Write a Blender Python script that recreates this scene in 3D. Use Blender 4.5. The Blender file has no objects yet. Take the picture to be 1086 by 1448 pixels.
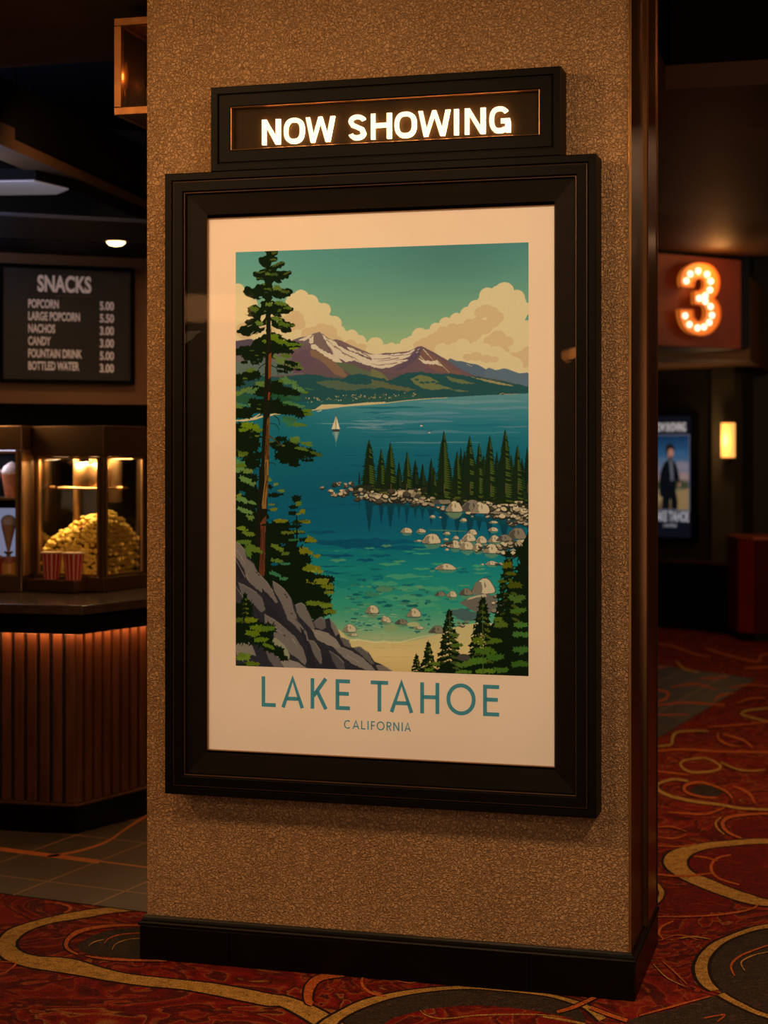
import bpy, bmesh, math, random
import numpy as np
from mathutils import Vector, Matrix

F, CX, HY, H = 2383.0, 543.0, 640.0, 1.6     # focal length in pixels of the 1086 px wide frame, principal column, horizon row, eye height
scene = bpy.context.scene
COL = scene.collection
R = math.radians
rnd = random.Random(11)

def lin(c):
    return tuple((v/255/12.92 if v/255 <= .04045 else ((v/255+.055)/1.055)**2.4) for v in c)

# ------------------------------------------------------------------ materials
def new_mat(name):
    m = bpy.data.materials.new(name); m.use_nodes = True
    nt = m.node_tree; b = nt.nodes['Principled BSDF']
    return m, nt, b
def N(nt, kind, **kw):
    n = nt.nodes.new(kind)
    for k, v in kw.items(): setattr(n, k, v)
    return n
def noise(nt, scale, detail=3, dist=0.0, coord='Object', rough=.5):
    tc = N(nt, 'ShaderNodeTexCoord'); n = N(nt, 'ShaderNodeTexNoise')
    n.inputs['Scale'].default_value = scale; n.inputs['Detail'].default_value = detail
    n.inputs['Distortion'].default_value = dist; n.inputs['Roughness'].default_value = rough
    nt.links.new(tc.outputs[coord], n.inputs['Vector'])
    return n
def ramp_node(nt, src, stops):
    r = N(nt, 'ShaderNodeValToRGB'); e = r.color_ramp.elements
    while len(e) < len(stops): e.new(.5)
    for el, (p, c) in zip(e, stops): el.position = p; el.color = (*c[:3], 1)
    nt.links.new(src, r.inputs['Fac']); return r
def mat(name, c, rough=.5, metal=0.0, var=.12, scale=12, bump=0.0, bscale=60, emit=None, es=0.0, spec=.5, coat=0.0, stretch=None):
    m, nt, b = new_mat(name)
    c = lin(c)
    n = noise(nt, scale)
    if stretch:
        mp = N(nt, 'ShaderNodeMapping'); mp.inputs['Scale'].default_value = stretch
        nt.links.new(n.inputs['Vector'].links[0].from_socket, mp.inputs['Vector']); nt.links.new(mp.outputs[0], n.inputs['Vector'])
    r = ramp_node(nt, n.outputs['Fac'], [(.3, [v*(1-var) for v in c]), (.7, [min(1, v*(1+var)) for v in c])])
    nt.links.new(r.outputs[0], b.inputs['Base Color'])
    b.inputs['Roughness'].default_value = rough; b.inputs['Metallic'].default_value = metal
    b.inputs['Specular IOR Level'].default_value = spec
    b.inputs['Coat Weight'].default_value = coat
    if bump:
        n2 = noise(nt, bscale, 4); bp = N(nt, 'ShaderNodeBump'); bp.inputs['Strength'].default_value = bump; bp.inputs['Distance'].default_value = .01
        nt.links.new(n2.outputs['Fac'], bp.inputs['Height']); nt.links.new(bp.outputs[0], b.inputs['Normal'])
    if emit:
        b.inputs['Emission Color'].default_value = (*lin(emit), 1); b.inputs['Emission Strength'].default_value = es
    return m
def glass_mat(name, tint=(1, 1, 1), rough=.0, refl=1.0):
    m = bpy.data.materials.new(name); m.use_nodes = True; nt = m.node_tree
    for n in list(nt.nodes): nt.nodes.remove(n)
    o = N(nt, 'ShaderNodeOutputMaterial'); mx = N(nt, 'ShaderNodeMixShader'); t = N(nt, 'ShaderNodeBsdfTransparent'); g = N(nt, 'ShaderNodeBsdfGlossy')
    f = N(nt, 'ShaderNodeFresnel'); f.inputs['IOR'].default_value = 1.45
    k = N(nt, 'ShaderNodeMath', operation='MULTIPLY'); k.inputs[1].default_value = refl
    t.inputs[0].default_value = (*tint, 1); g.inputs['Roughness'].default_value = rough
    nt.links.new(f.outputs[0], k.inputs[0]); nt.links.new(k.outputs[0], mx.inputs[0]); nt.links.new(t.outputs[0], mx.inputs[1]); nt.links.new(g.outputs[0], mx.inputs[2]); nt.links.new(mx.outputs[0], o.inputs[0])
    return m
def glow_mat(name, c, s, edge=None):
    m, nt, b = new_mat(name)
    n = noise(nt, 6); r = ramp_node(nt, n.outputs['Fac'], [(.3, [v*.94 for v in lin(c)]), (.7, lin(c))])
    nt.links.new(r.outputs[0], b.inputs['Emission Color']); b.inputs['Base Color'].default_value = (*lin(c), 1)
    b.inputs['Emission Strength'].default_value = s; b.inputs['Roughness'].default_value = .4
    return m

def wallpaper_mat():
    m, nt, b = new_mat('embossed_wallcovering')
    tc = N(nt, 'ShaderNodeTexCoord')
    n1 = noise(nt, 85, 3, 2.2, rough=.6); n2 = noise(nt, 200, 2, .6); n3 = noise(nt, 3.5, 3)
    v = N(nt, 'ShaderNodeTexVoronoi', feature='DISTANCE_TO_EDGE'); v.inputs['Scale'].default_value = 88
    add = N(nt, 'ShaderNodeVectorMath', operation='ADD'); sc = N(nt, 'ShaderNodeVectorMath', operation='SCALE'); sc.inputs['Scale'].default_value = .03
    n4 = noise(nt, 55, 2, .5)
    nt.links.new(n4.outputs['Color'], sc.inputs[0]); nt.links.new(tc.outputs['Object'], add.inputs[0]); nt.links.new(sc.outputs[0], add.inputs[1]); nt.links.new(add.outputs[0], v.inputs['Vector'])
    vr = N(nt, 'ShaderNodeMapRange'); vr.inputs['From Max'].default_value = .22
    nt.links.new(v.outputs['Distance'], vr.inputs['Value'])
    a = N(nt, 'ShaderNodeMath', operation='MULTIPLY_ADD'); a.inputs[1].default_value = .5
    nt.links.new(vr.outputs[0], a.inputs[0]); nt.links.new(n1.outputs['Fac'], a.inputs[2])
    a2 = N(nt, 'ShaderNodeMath', operation='MULTIPLY_ADD'); a2.inputs[1].default_value = .35
    nt.links.new(n2.outputs['Fac'], a2.inputs[0]); nt.links.new(a.outputs[0], a2.inputs[2])
    bp = N(nt, 'ShaderNodeBump'); bp.inputs['Strength'].default_value = 1.0; bp.inputs['Distance'].default_value = .010
    nt.links.new(a2.outputs[0], bp.inputs['Height']); nt.links.new(bp.outputs[0], b.inputs['Normal'])
    c = ramp_node(nt, a2.outputs[0], [(.42, lin((116, 84, 52))), (.8, lin((166, 126, 82))), (1.2, lin((200, 158, 110)))])
    mx = N(nt, 'ShaderNodeMix', data_type='RGBA', blend_type='MULTIPLY'); mx.inputs[0].default_value = .5
    r3 = ramp_node(nt, n3.outputs['Fac'], [(.35, (.75, .72, .7)), (.65, (1, 1, 1))])
    nt.links.new(c.outputs[0], mx.inputs[6]); nt.links.new(r3.outputs[0], mx.inputs[7]); nt.links.new(mx.outputs[2], b.inputs['Base Color'])
    b.inputs['Roughness'].default_value = .7; b.inputs['Specular IOR Level'].default_value = .35
    return m
def carpet_mat(name, cols, scale=9.0, streak=(1, 2.2, 1), dist=2.2, marble=None):
    """woven wool: blotchy dyed ground plus a fine tufted relief"""
    m, nt, b = new_mat(name)
    n = noise(nt, scale, 7, dist, rough=.72)
    mp = N(nt, 'ShaderNodeMapping'); mp.inputs['Scale'].default_value = streak; mp.inputs['Rotation'].default_value = (0, 0, .5)
    nt.links.new(n.inputs['Vector'].links[0].from_socket, mp.inputs['Vector']); nt.links.new(mp.outputs[0], n.inputs['Vector'])
    k = len(cols)
    r = ramp_node(nt, n.outputs['Fac'], [(.3+.42*i/(k-1), lin(c)) for i, c in enumerate(cols)])
    src = r.outputs[0]
    if marble:
        n5 = noise(nt, 2.6, 3, 1.8, rough=.55); r5 = ramp_node(nt, n5.outputs['Fac'], [(p, lin(c)) for p, c in marble])
        m5 = N(nt, 'ShaderNodeMix', data_type='RGBA'); m5.inputs[0].default_value = .5
        nt.links.new(r.outputs[0], m5.inputs[6]); nt.links.new(r5.outputs[0], m5.inputs[7]); src = m5.outputs[2]
    t = noise(nt, 230, 2); tr = ramp_node(nt, t.outputs['Fac'], [(.36, (.3, .3, .3)), (.64, (1.35, 1.35, 1.35))])
    mx = N(nt, 'ShaderNodeMix', data_type='RGBA', blend_type='MULTIPLY'); mx.inputs[0].default_value = .8
    nt.links.new(src, mx.inputs[6]); nt.links.new(tr.outputs[0], mx.inputs[7]); nt.links.new(mx.outputs[2], b.inputs['Base Color'])
    bp = N(nt, 'ShaderNodeBump'); bp.inputs['Strength'].default_value = .5; bp.inputs['Distance'].default_value = .004
    nt.links.new(t.outputs['Fac'], bp.inputs['Height']); nt.links.new(bp.outputs[0], b.inputs['Normal'])
    b.inputs['Roughness'].default_value = .95; b.inputs['Specular IOR Level'].default_value = .15
    return m
def tile_mat():
    m, nt, b = new_mat('slate_tile')
    tc = N(nt, 'ShaderNodeTexCoord'); sep = N(nt, 'ShaderNodeSeparateXYZ'); nt.links.new(tc.outputs['Object'], sep.inputs[0])
    def lincomb(ax, ay, off):
        p = N(nt, 'ShaderNodeMath', operation='MULTIPLY'); p.inputs[1].default_value = ax; nt.links.new(sep.outputs[0], p.inputs[0])
        q = N(nt, 'ShaderNodeMath', operation='MULTIPLY_ADD'); q.inputs[1].default_value = ay; nt.links.new(sep.outputs[1], q.inputs[0]); nt.links.new(p.outputs[0], q.inputs[2])
        a = N(nt, 'ShaderNodeMath', operation='ADD'); a.inputs[1].default_value = -off; nt.links.new(q.outputs[0], a.inputs[0])
        s = N(nt, 'ShaderNodeMath', operation='DIVIDE'); s.inputs[1].default_value = .34; nt.links.new(a.outputs[0], s.inputs[0])
        f = N(nt, 'ShaderNodeMath', operation='PINGPONG'); f.inputs[1].default_value = .5; nt.links.new(s.outputs[0], f.inputs[0])
        g = N(nt, 'ShaderNodeMath', operation='LESS_THAN'); g.inputs[1].default_value = .016; nt.links.new(f.outputs[0], g.inputs[0])
        return g
    g1 = lincomb(.914, -.407, -3.698); g2 = lincomb(.407, .914, 5.563)
    mxm = N(nt, 'ShaderNodeMath', operation='MAXIMUM'); nt.links.new(g1.outputs[0], mxm.inputs[0]); nt.links.new(g2.outputs[0], mxm.inputs[1])
    n = noise(nt, 5, 5, .8); c = ramp_node(nt, n.outputs['Fac'], [(.3, lin((30, 26, 18))), (.7, lin((54, 45, 30)))])
    mx = N(nt, 'ShaderNodeMix', data_type='RGBA'); nt.links.new(mxm.outputs[0], mx.inputs[0]); nt.links.new(c.outputs[0], mx.inputs[6]); mx.inputs[7].default_value = (*lin((124, 90, 54)), 1)
    nt.links.new(mx.outputs[2], b.inputs['Base Color'])
    rr = N(nt, 'ShaderNodeMapRange'); rr.inputs['To Min'].default_value = .42; rr.inputs['To Max'].default_value = .6; nt.links.new(n.outputs['Fac'], rr.inputs['Value']); nt.links.new(rr.outputs[0], b.inputs['Roughness'])
    return m

M = {}
M['wall'] = wallpaper_mat()
M['black'] = mat('satin_black_lacquer', (9, 7, 4), .45, 0, .2, 20, spec=.07)
M['base'] = mat('black_ceramic_skirting', (7, 5, 3), .34, 0, .25, 9, spec=.14)
M['mat'] = mat('dark_brown_mount', (20, 12, 5), .5, 0, .25, 7, spec=.1, stretch=(1, 1, 6))
M['bevel'] = mat('bronze_bevel', (150, 110, 66), .3, .8)
M['bronze'] = mat('dark_bronze_panel', (50, 32, 18), .32, .5, .25, 6, stretch=(3, 3, .3))
M['bronze2'] = mat('bronze_column_casing', (96, 62, 32), .24, .75, .2, 6, stretch=(3, 3, .3))
M['brass'] = mat('aged_brass', (116, 76, 40), .38, .8, .2, 30)
M['steel'] = mat('brushed_steel', (190, 150, 100), .3, .9, .15, 8, stretch=(1, 1, .1))
M['darksteel'] = mat('dark_brushed_steel', (104, 76, 48), .36, .8, .15, 8, stretch=(.1, .1, 1))
M['panel'] = mat('smoked_sign_panel', (40, 28, 12), .6, 0, .15, 10, spec=.08)
M['ceil'] = mat('brown_painted_ceiling', (66, 44, 25), .6, 0, .12, 2, spec=.15)
M['ceilblue'] = mat('slate_blue_ceiling', (30, 33, 42), .6, 0, .15, 1.5, spec=.15)
M['ceilblack'] = mat('black_ceiling', (4, 3, 3), .6, 0, .2, 2, spec=.06)
M['soffit'] = mat('tan_painted_soffit', (112, 74, 38), .6, 0, .08, 3)
M['dark'] = mat('dark_painted_wall', (34, 30, 22), .6, 0, .15, 3)
M['olive'] = mat('olive_painted_wall', (66, 58, 42), .65, 0, .12, 3)
M['wains'] = mat('black_wood_wainscot', (9, 6, 5), .5, 0, .2, 5, spec=.15)
M['board'] = mat('menu_board_black', (22, 17, 15), .5, 0, .2, 4)
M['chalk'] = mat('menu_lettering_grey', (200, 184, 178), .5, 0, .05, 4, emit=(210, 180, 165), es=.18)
M['wood'] = mat('mahogany_slats', (84, 46, 24), .4, 0, .3, 10, stretch=(4, 4, .3))
M['woodgap'] = mat('dark_slat_backing', (30, 14, 9), .5)
M['top'] = mat('polished_dark_countertop', (66, 50, 40), .2, 0, .3, 20, spec=.7)
M['rail'] = mat('bronze_plinth_moulding', (96, 62, 38), .35, .5)

# ------------------------------------------------------------------ geometry helpers
class MB:
    def __init__(s): s.v = []; s.f = []; s.m = []; s.mi = 0
    def q(s, *p):
        i = len(s.v); s.v += [tuple(x) for x in p]; s.f.append(tuple(range(i, i+len(p)))); s.m.append(s.mi)
    def box(s, x0, x1, y0, y1, z0, z1):
        i = len(s.v)
        s.v += [(x, y, z) for z in (z0, z1) for x, y in ((x0, y0), (x1, y0), (x1, y1), (x0, y1))]
        for f in ((3, 2, 1, 0), (4, 5, 6, 7), (0, 1, 5, 4), (1, 2, 6, 5), (2, 3, 7, 6), (3, 0, 4, 7)): s.f.append(tuple(i+k for k in f)); s.m.append(s.mi)
    def prism(s, pts, z0, z1):
        a = sum(p[0]*q[1]-q[0]*p[1] for p, q in zip(pts, pts[1:]+pts[:1]))
        if a < 0: pts = pts[::-1]
        i = len(s.v); n = len(pts)
        s.v += [(x, y, z0) for x, y in pts]+[(x, y, z1) for x, y in pts]
        s.f.append(tuple(i+k for k in range(n))[::-1]); s.f.append(tuple(i+n+k for k in range(n))); s.m += [s.mi]*2
        for k in range(n): s.f.append((i+k, i+(k+1) % n, i+n+(k+1) % n, i+n+k)); s.m.append(s.mi)
    def slab(s, pts, y0, y1):
        """outline in local x,z pushed from y0 (front) to y1 (back)"""
        a = sum(p[0]*q[1]-q[0]*p[1] for p, q in zip(pts, pts[1:]+pts[:1]))
        if a < 0: pts = pts[::-1]
        i = len(s.v); n = len(pts)
        s.v += [(x, y0, z) for x, z in pts]+[(x, y1, z) for x, z in pts]
        s.f.append(tuple(i+k for k in range(n))); s.f.append(tuple(i+n+k for k in range(n))[::-1]); s.m += [s.mi]*2
        for k in range(n): s.f.append((i+k, i+n+k, i+n+(k+1) % n, i+(k+1) % n)); s.m.append(s.mi)
    def frame(s, x0, x1, z0, z1, prof):
        """mitred frame: profile points (inset, how far it stands out), swept round a rectangle facing -y"""
        i = len(s.v); n = len(prof)
        for ins, out in prof: s.v += [(x0+ins, -out, z0+ins), (x1-ins, -out, z0+ins), (x1-ins, -out, z1-ins), (x0+ins, -out, z1-ins)]
        for k in range(n-1):
            for c in range(4):
                a, b = i+4*k+c, i+4*k+(c+1) % 4
                s.f.append((a, b, b+4, a+4)); s.m.append(s.mi)
    def lathe(s, prof, n=24, c=(0, 0, 0)):
        i = len(s.v); L = len(prof)
        for r, z in prof: s.v += [(c[0]+r*math.cos(6.28319*k/n), c[1]+r*math.sin(6.28319*k/n), c[2]+z) for k in range(n)]
        for j in range(L-1):
            for k in range(n): s.f.append((i+j*n+k, i+j*n+(k+1) % n, i+(j+1)*n+(k+1) % n, i+(j+1)*n+k)); s.m.append(s.mi)
        s.f.append(tuple(i+k for k in range(n))[::-1]); s.f.append(tuple(i+(L-1)*n+k for k in range(n))); s.m += [s.mi]*2
    def tube(s, a, b, r, n=12):
        a, b = Vector(a), Vector(b); d = (b-a).normalized(); u = d.orthogonal().normalized(); w = d.cross(u); i = len(s.v)
        for p in (a, b): s.v += [tuple(p+u*r*math.cos(6.28319*k/n)+w*r*math.sin(6.28319*k/n)) for k in range(n)]
        for k in range(n): s.f.append((i+k, i+(k+1) % n, i+n+(k+1) % n, i+n+k)); s.m.append(s.mi)
        s.f.append(tuple(i+k for k in range(n))[::-1]); s.f.append(tuple(i+n+k for k in range(n))); s.m += [s.mi]*2
    def ball(s, c, r, seg=10, rings=7, sq=(1, 1, 1)):
        i = len(s.v)
        for j in range(rings+1):
            t = math.pi*j/rings
            for k in range(seg):
                p = 6.28319*k/seg; s.v.append((c[0]+sq[0]*r*math.sin(t)*math.cos(p), c[1]+sq[1]*r*math.sin(t)*math.sin(p), c[2]+sq[2]*r*math.cos(t)))
        for j in range(rings):
            for k in range(seg): s.f.append((i+j*seg+k, i+(j+1)*seg+k, i+(j+1)*seg+(k+1) % seg, i+j*seg+(k+1) % seg)); s.m.append(s.mi)
    def build(s, name, mats, parent=None, bevel=0, smooth=False, loc=None, rot=None):
        me = bpy.data.meshes.new(name); me.from_pydata(s.v, [], s.f)
        for m in (mats if isinstance(mats, (list, tuple)) else [mats]): me.materials.append(m)
        me.polygons.foreach_set('material_index', s.m)
        if smooth: me.polygons.foreach_set('use_smooth', [True]*len(s.f))
        me.update()
        o = bpy.data.objects.new(name, me); COL.objects.link(o)
        if parent: o.parent = parent
        if loc: o.location = loc
        if rot is not None: o.rotation_euler = (0, 0, rot)
        if bevel:
            b = o.modifiers.new('edge', 'BEVEL'); b.width = bevel; b.segments = 2; b.limit_method = 'ANGLE'; b.angle_limit = R(35)
        return o
def thing(name, label, cat, fr=None, loc=(0, 0, 0), rot=0.0, group=None):
    o = bpy.data.objects.new(name, None); COL.objects.link(o); o.empty_display_size = .1
    if fr: loc = (*fr.w(*loc[:2]), loc[2]); rot = fr.ang
    o.location = loc; o.rotation_euler = (0, 0, rot); o['label'] = label; o['category'] = cat
    if group: o['group'] = group
    return o
def tag(o, label, cat, group=None, kind=None):
    o['label'] = label; o['category'] = cat
    if group: o['group'] = group
    if kind: o['kind'] = kind
    return o
def struct(o, label=None):
    o['kind'] = 'structure'
    if label: o['label'] = label
    return o
class Fr:
    """a vertical plane standing in the room: origin on the floor, local x to the right, local y away from the viewer"""
    def __init__(s, ox, oy, deg): s.o = (ox, oy); s.ang = R(deg); s.u = (math.cos(s.ang), math.sin(s.ang)); s.v = (-math.sin(s.ang), math.cos(s.ang))
    def w(s, x, y): return (s.o[0]+s.u[0]*x+s.v[0]*y, s.o[1]+s.u[1]*x+s.v[1]*y)
    def px(s, px, py, out=0.0):
        ox, oy = s.w(0, -out); k = (px-CX)/F; t = (k*oy-ox)/(s.u[0]-k*s.u[1]); Y = oy+t*s.u[1]
        return t, H-(py-HY)/F*Y
def floor_pt(px, py):
    Y = H*F/(py-HY); return ((px-CX)/F*Y, Y)
def at(px, Y): return ((px-CX)/F*Y, Y)
def catmull(pts, n=6, closed=False):
    out = []; L = len(pts)
    for i in range(L if closed else L-1):
        p0, p1, p2, p3 = [pts[(i+k-1) % L] if closed else pts[min(max(i+k-1, 0), L-1)] for k in range(4)]
        for j in range(n):
            t = j/n; out.append(tuple(.5*(2*p1[k]+(p2[k]-p0[k])*t+(2*p0[k]-5*p1[k]+4*p2[k]-p3[k])*t*t+(3*p1[k]-p0[k]-3*p2[k]+p3[k])*t**3) for k in (0, 1)))
    if not closed: out.append(pts[-1])
    return out
def light(name, kind, loc, power, col, size=.1, target=None, spot=None, blend=.5, size_y=None):
    l = bpy.data.lights.new(name, kind); l.energy = power; l.color = col
    if kind == 'AREA':
        l.size = size
        if size_y: l.shape = 'RECTANGLE'; l.size_y = size_y
    else: l.shadow_soft_size = size
    if kind == 'SPOT': l.spot_size = R(spot or 60); l.spot_blend = blend
    o = bpy.data.objects.new(name, l); COL.objects.link(o); o.location = loc
    if target is not None: o.rotation_euler = (Vector(target)-Vector(loc)).to_track_quat('-Z', 'Y').to_euler()
    return o

# ------------------------------------------------------------------ stroke lettering
def arc(cx, cy, rx, ry, a0, a1, n=24, p=2.0):
    out = []
    for i in range(n+1):
        t = R(a0+(a1-a0)*i/n); c, s = math.cos(t), math.sin(t)
        out.append((cx+rx*math.copysign(abs(c)**(2/p), c), cy+ry*math.copysign(abs(s)**(2/p), s)))
    return out
def ribbon(mb, pts, w, put, closed=False):
    """constant width line through pts with mitred corners; put(x, z) maps a glyph point to a vertex"""
    L = len(pts); l, r = [], []
    for i in range(L):
        a = pts[i-1] if (i or closed) else None; b = pts[(i+1) % L] if (i < L-1 or closed) else None; p = pts[i]
        def nrm(q0, q1):
            d = math.hypot(q1[0]-q0[0], q1[1]-q0[1]) or 1; return (-(q1[1]-q0[1])/d, (q1[0]-q0[0])/d)
        n1 = nrm(a, p) if a else nrm(p, b); n2 = nrm(p, b) if b else n1
        m = (n1[0]+n2[0], n1[1]+n2[1]); k = m[0]*n1[0]+m[1]*n1[1]; k = w/2/max(k, .35)
        l.append((p[0]+m[0]*k, p[1]+m[1]*k)); r.append((p[0]-m[0]*k, p[1]-m[1]*k))
    for i in range(L if closed else L-1):
        j = (i+1) % L; put(mb, [r[i], r[j], l[j], l[i]])
def glyph(ch, W, t, bold=False):
    """strokes of a capital, W wide and 1 high, t thick: list of (points, closed)"""
    h = t/2; a, b = h, W-h
    if ch == 'L': return [([(a, 1), (a, h), (W, h)], 0)]
    if ch == 'I': return [([(W/2, 0), (W/2, 1)], 0)]
    if ch == 'T': return [([(0, 1-h), (W, 1-h)], 0), ([(W/2, 1-h), (W/2, 0)], 0)]
    if ch == 'E': return [([(W, 1-h), (a, 1-h), (a, h), (W, h)], 0), ([(a, .53), (W*.92, .53)], 0)]
    if ch == 'F': return [([(W, 1-h), (a, 1-h), (a, 0)], 0), ([(a, .5), (W*.9, .5)], 0)]
    if ch == 'H': return [([(a, 0), (a, 1)], 0), ([(b, 0), (b, 1)], 0), ([(a, .53), (b, .53)], 0)]
    if ch == 'A': return [([(h*1.05, 0), (W/2, 1-h*.6), (W-h*1.05, 0)], 0), ([(W*.2, .3), (W*.8, .3)], 0)]
    if ch == 'K': return [([(a, 0), (a, 1)], 0), ([(W-h*1.2, 1), (a+h*.6, .42)], 0), ([(W*.36, .6), (W-h*1.1, 0)], 0)]
    if ch == 'N': return [([(a, 0), (a, 1)], 0), ([(b, 0), (b, 1)], 0), ([(a+(.1*t if bold else 0), 1-h*.3), (b-(.1*t if bold else 0), h*.3)], 0)]
    if ch == 'O': return [(arc(W/2, .5, W/2-h, .5-h+.01, 0, 360, 40, 2.5 if bold else 2.0)[:-1], 1)]
    if ch == 'C': return [(arc(W*.56, .5, W*.56-h, .5-h, 48, 312, 30), 0)]
    if ch == 'R': return [([(a, 0), (a, 1-h)]+arc(W*.5, .75-h/2, W*.42-h*.4, .25-h/2, 90, -90, 14)+[(a, .5)], 0), ([(W*.45, .5), (W-h*1.1, 0)], 0)]
    if ch == 'W':
        k = h*.95; return [([(k, 1), (W*.265, h*.2), (W*.5, 1-h*.1), (W*.735, h*.2), (W-k, 1)], 0)]
    if ch == 'S':
        return [(arc(W/2, .74, W/2-h, .26-h, 12, 90, 8)+arc(W/2, .745, W/2-h, .255-h, 98, 196, 10)+catmull([(h*1.9, .585), (W*.5, .505), (W-h*1.9, .42)], 3)+arc(W/2, .265, W/2-h, .265-h, -8+0, -90, 9)+arc(W/2, .265, W/2-h, .265-h, -98, -172, 9), 0)]
    if ch == 'G': return [(arc(W/2, .5, W/2-h, .5-h+.01, 38, 300, 30, 2.5)+[(b, .12), (b, .45), (W*.56, .45)], 0), ([(b+h*.3, .42), (b+h*.3, 0)], 0)]
    return []
def lettering(name, words, z0, z1, y, material, parent, stroke, depth=0.0, bold=False):
    """words: list of (letter, x0, x1); all between heights z0 and z1 on the plane y, optionally standing out by depth"""
    mb = MB(); hh = z1-z0
    for ch, x0, x1 in words:
        Wd = (x1-x0)/hh
        def put(m, q):
            p = [(x0+a*hh, z0+b*hh) for a, b in q]
            if depth: m.slab(p, y-depth, y)
            else: m.q(*[(a, y, b) for a, b in p])
        if bold and ch in 'WN':
            t = stroke
            if ch == 'N':
                d = t*.30
                parts = [[(0, 0), (t, 0), (t, 1), (0, 1)], [(Wd-t, 0), (Wd, 0), (Wd, 1), (Wd-t, 1)], [(t*.05, 1), (t+d*.3, 1), (Wd-t*.05, 0), (Wd-t-d*.3, 0)]]
            else:
                q = t*.98; c = Wd/2
                f1, f2 = Wd*.17, Wd*.17+q
                parts = [[(0, 1), (q, 1), (f2, 0), (f1, 0)], [(f1+.02, 0), (f2, 0), (c+q*.42, 1), (c-q*.42, 1)], [(c-q*.42, 1), (c+q*.42, 1), (Wd-f1-.02, 0), (Wd-f2, 0)], [(Wd-q, 1), (Wd, 1), (Wd-f1, 0), (Wd-f2, 0)]]
            for p in parts: put(mb, p)
            continue
        for pts, cl in glyph(ch, Wd, stroke, bold): ribbon(mb, pts, stroke, put, bool(cl))
    return mb.build(name, material, parent)
def font_text(name, body, x, z, size, y, material, parent, align='LEFT', sx=1.0, bold=.0, line=1.0, width=None):
    c = bpy.data.curves.new(name, 'FONT'); c.body = body; c.size = size; c.align_x = align; c.offset = bold; c.space_line = line; c.space_character = 1.0
    c.materials.append(material)
    o = bpy.data.objects.new(name, c); COL.objects.link(o); o.parent = parent
    o.rotation_euler = (0, 0, 0)
    bpy.context.view_layer.update()
    me = bpy.data.meshes.new_from_object(o.evaluated_get(bpy.context.evaluated_depsgraph_get())); me.name = name
    bpy.data.objects.remove(o, do_unlink=True)
    xs_ = [v.co.x for v in me.vertices]; wd = max(xs_)-min(xs_)
    k = (width/wd) if width else sx
    o = bpy.data.objects.new(name, me); COL.objects.link(o); o.parent = parent
    o.location = (x, y, z); o.rotation_euler = (R(90), 0, 0); o.scale = (k, 1, 1)
    return o
# ---- the printed landscape, painted polygon by polygon into a colour grid (no files) ----
import math as _m
S = 3.0; AX0, AY0, AX1, AY1 = 328.0, 340.0, 754.0, 962.0
CW, CH = int((AX1-AX0)*S), int((AY1-AY0)*S)
cv = np.zeros((CH, CW, 3), np.float32)
rng = random.Random(7)
def cA(p): return (320+p[0]/4.387, 330+p[1]/4.388)
def cB(p): return (530+p[0]/4.387, 330+p[1]/4.388)
def cC(p): return (320+p[0]/4.67, 650+p[1]/4.67)
def cD(p): return (530+p[0]/4.67, 650+p[1]/4.67)
def cE(p): return (330+p[0]/7.757, 345+p[1]/7.757)
def cF(p): return (330+p[0]/7.757, 490+p[1]/7.757)
def cG(p): return (330+p[0]/6.7875, 650+p[1]/6.7875)
def cP(p): return p
def mp(c, pts): return [c(p) for p in pts]
def smooth(pts, n=4, closed=True):
    out = []; L = len(pts)
    for i in range(L if closed else L-1):
        p0, p1, p2, p3 = [pts[(i+k-1) % L] if closed else pts[min(max(i+k-1, 0), L-1)] for k in range(4)]
        for j in range(n):
            t = j/n
            out.append(tuple(.5*(2*p1[k]+(p2[k]-p0[k])*t+(2*p0[k]-5*p1[k]+4*p2[k]-p3[k])*t*t+(3*p1[k]-p0[k]-3*p2[k]+p3[k])*t**3) for k in (0, 1)))
    return out
def rag(pts, amp=1.2, step=3.0, closed=True):
    """break every edge into steps and push the new points off it, in photograph-pixel units"""
    out = []; L = len(pts)
    for i in range(L if closed else L-1):
        a, b = pts[i], pts[(i+1) % L]
        d = _m.hypot(b[0]-a[0], b[1]-a[1]); n = max(1, int(d/step))
        for j in range(n):
            t = j/n; t += rng.uniform(-.3, .3)/n if j else 0; s = amp*rng.choice((-1, 1, rng.uniform(-1, 1)))*rng.uniform(.4, 1.2) if j else 0
            out.append((a[0]+(b[0]-a[0])*t-(b[1]-a[1])/max(d, .01)*s, a[1]+(b[1]-a[1])*t+(b[0]-a[0])/max(d, .01)*s))
    return out
def raster(pts):
    P = [((x-AX0)*S, (y-AY0)*S) for x, y in pts]
    ys = [p[1] for p in P]; y0 = max(0, int(min(ys))); y1 = min(CH-1, int(max(ys))+1)
    for y in range(y0, y1+1):
        yc = y+.5; xs = []
        for i in range(len(P)):
            (xa, ya), (xb, yb) = P[i], P[i-1]
            if (ya <= yc) != (yb <= yc): xs.append(xa+(yc-ya)*(xb-xa)/(yb-ya))
        xs.sort()
        for k in range(0, len(xs)-1, 2):
            a, b = max(0, int(xs[k]+.5)), min(CW, int(xs[k+1]+.5))
            if b > a: yield y, a, b
def poly(pts, col, al=1.0):
    fn = callable(col)
    c = None if fn else np.array(col, np.float32)/255
    for y, a, b in raster(pts):
        cc = np.array(col(AY0+y/S), np.float32)/255 if fn else c
        if al >= 1: cv[y, a:b] = cc
        else: cv[y, a:b] = cv[y, a:b]*(1-al)+cc*al
def ell(cx, cy, rx, ry, col, al=1.0, n=22, rot=0.0):
    c, s = _m.cos(rot), _m.sin(rot)
    poly([(cx+rx*_m.cos(t)*c-ry*_m.sin(t)*s, cy+rx*_m.cos(t)*s+ry*_m.sin(t)*c) for t in [6.2832*i/n for i in range(n)]], col, al)
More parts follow.
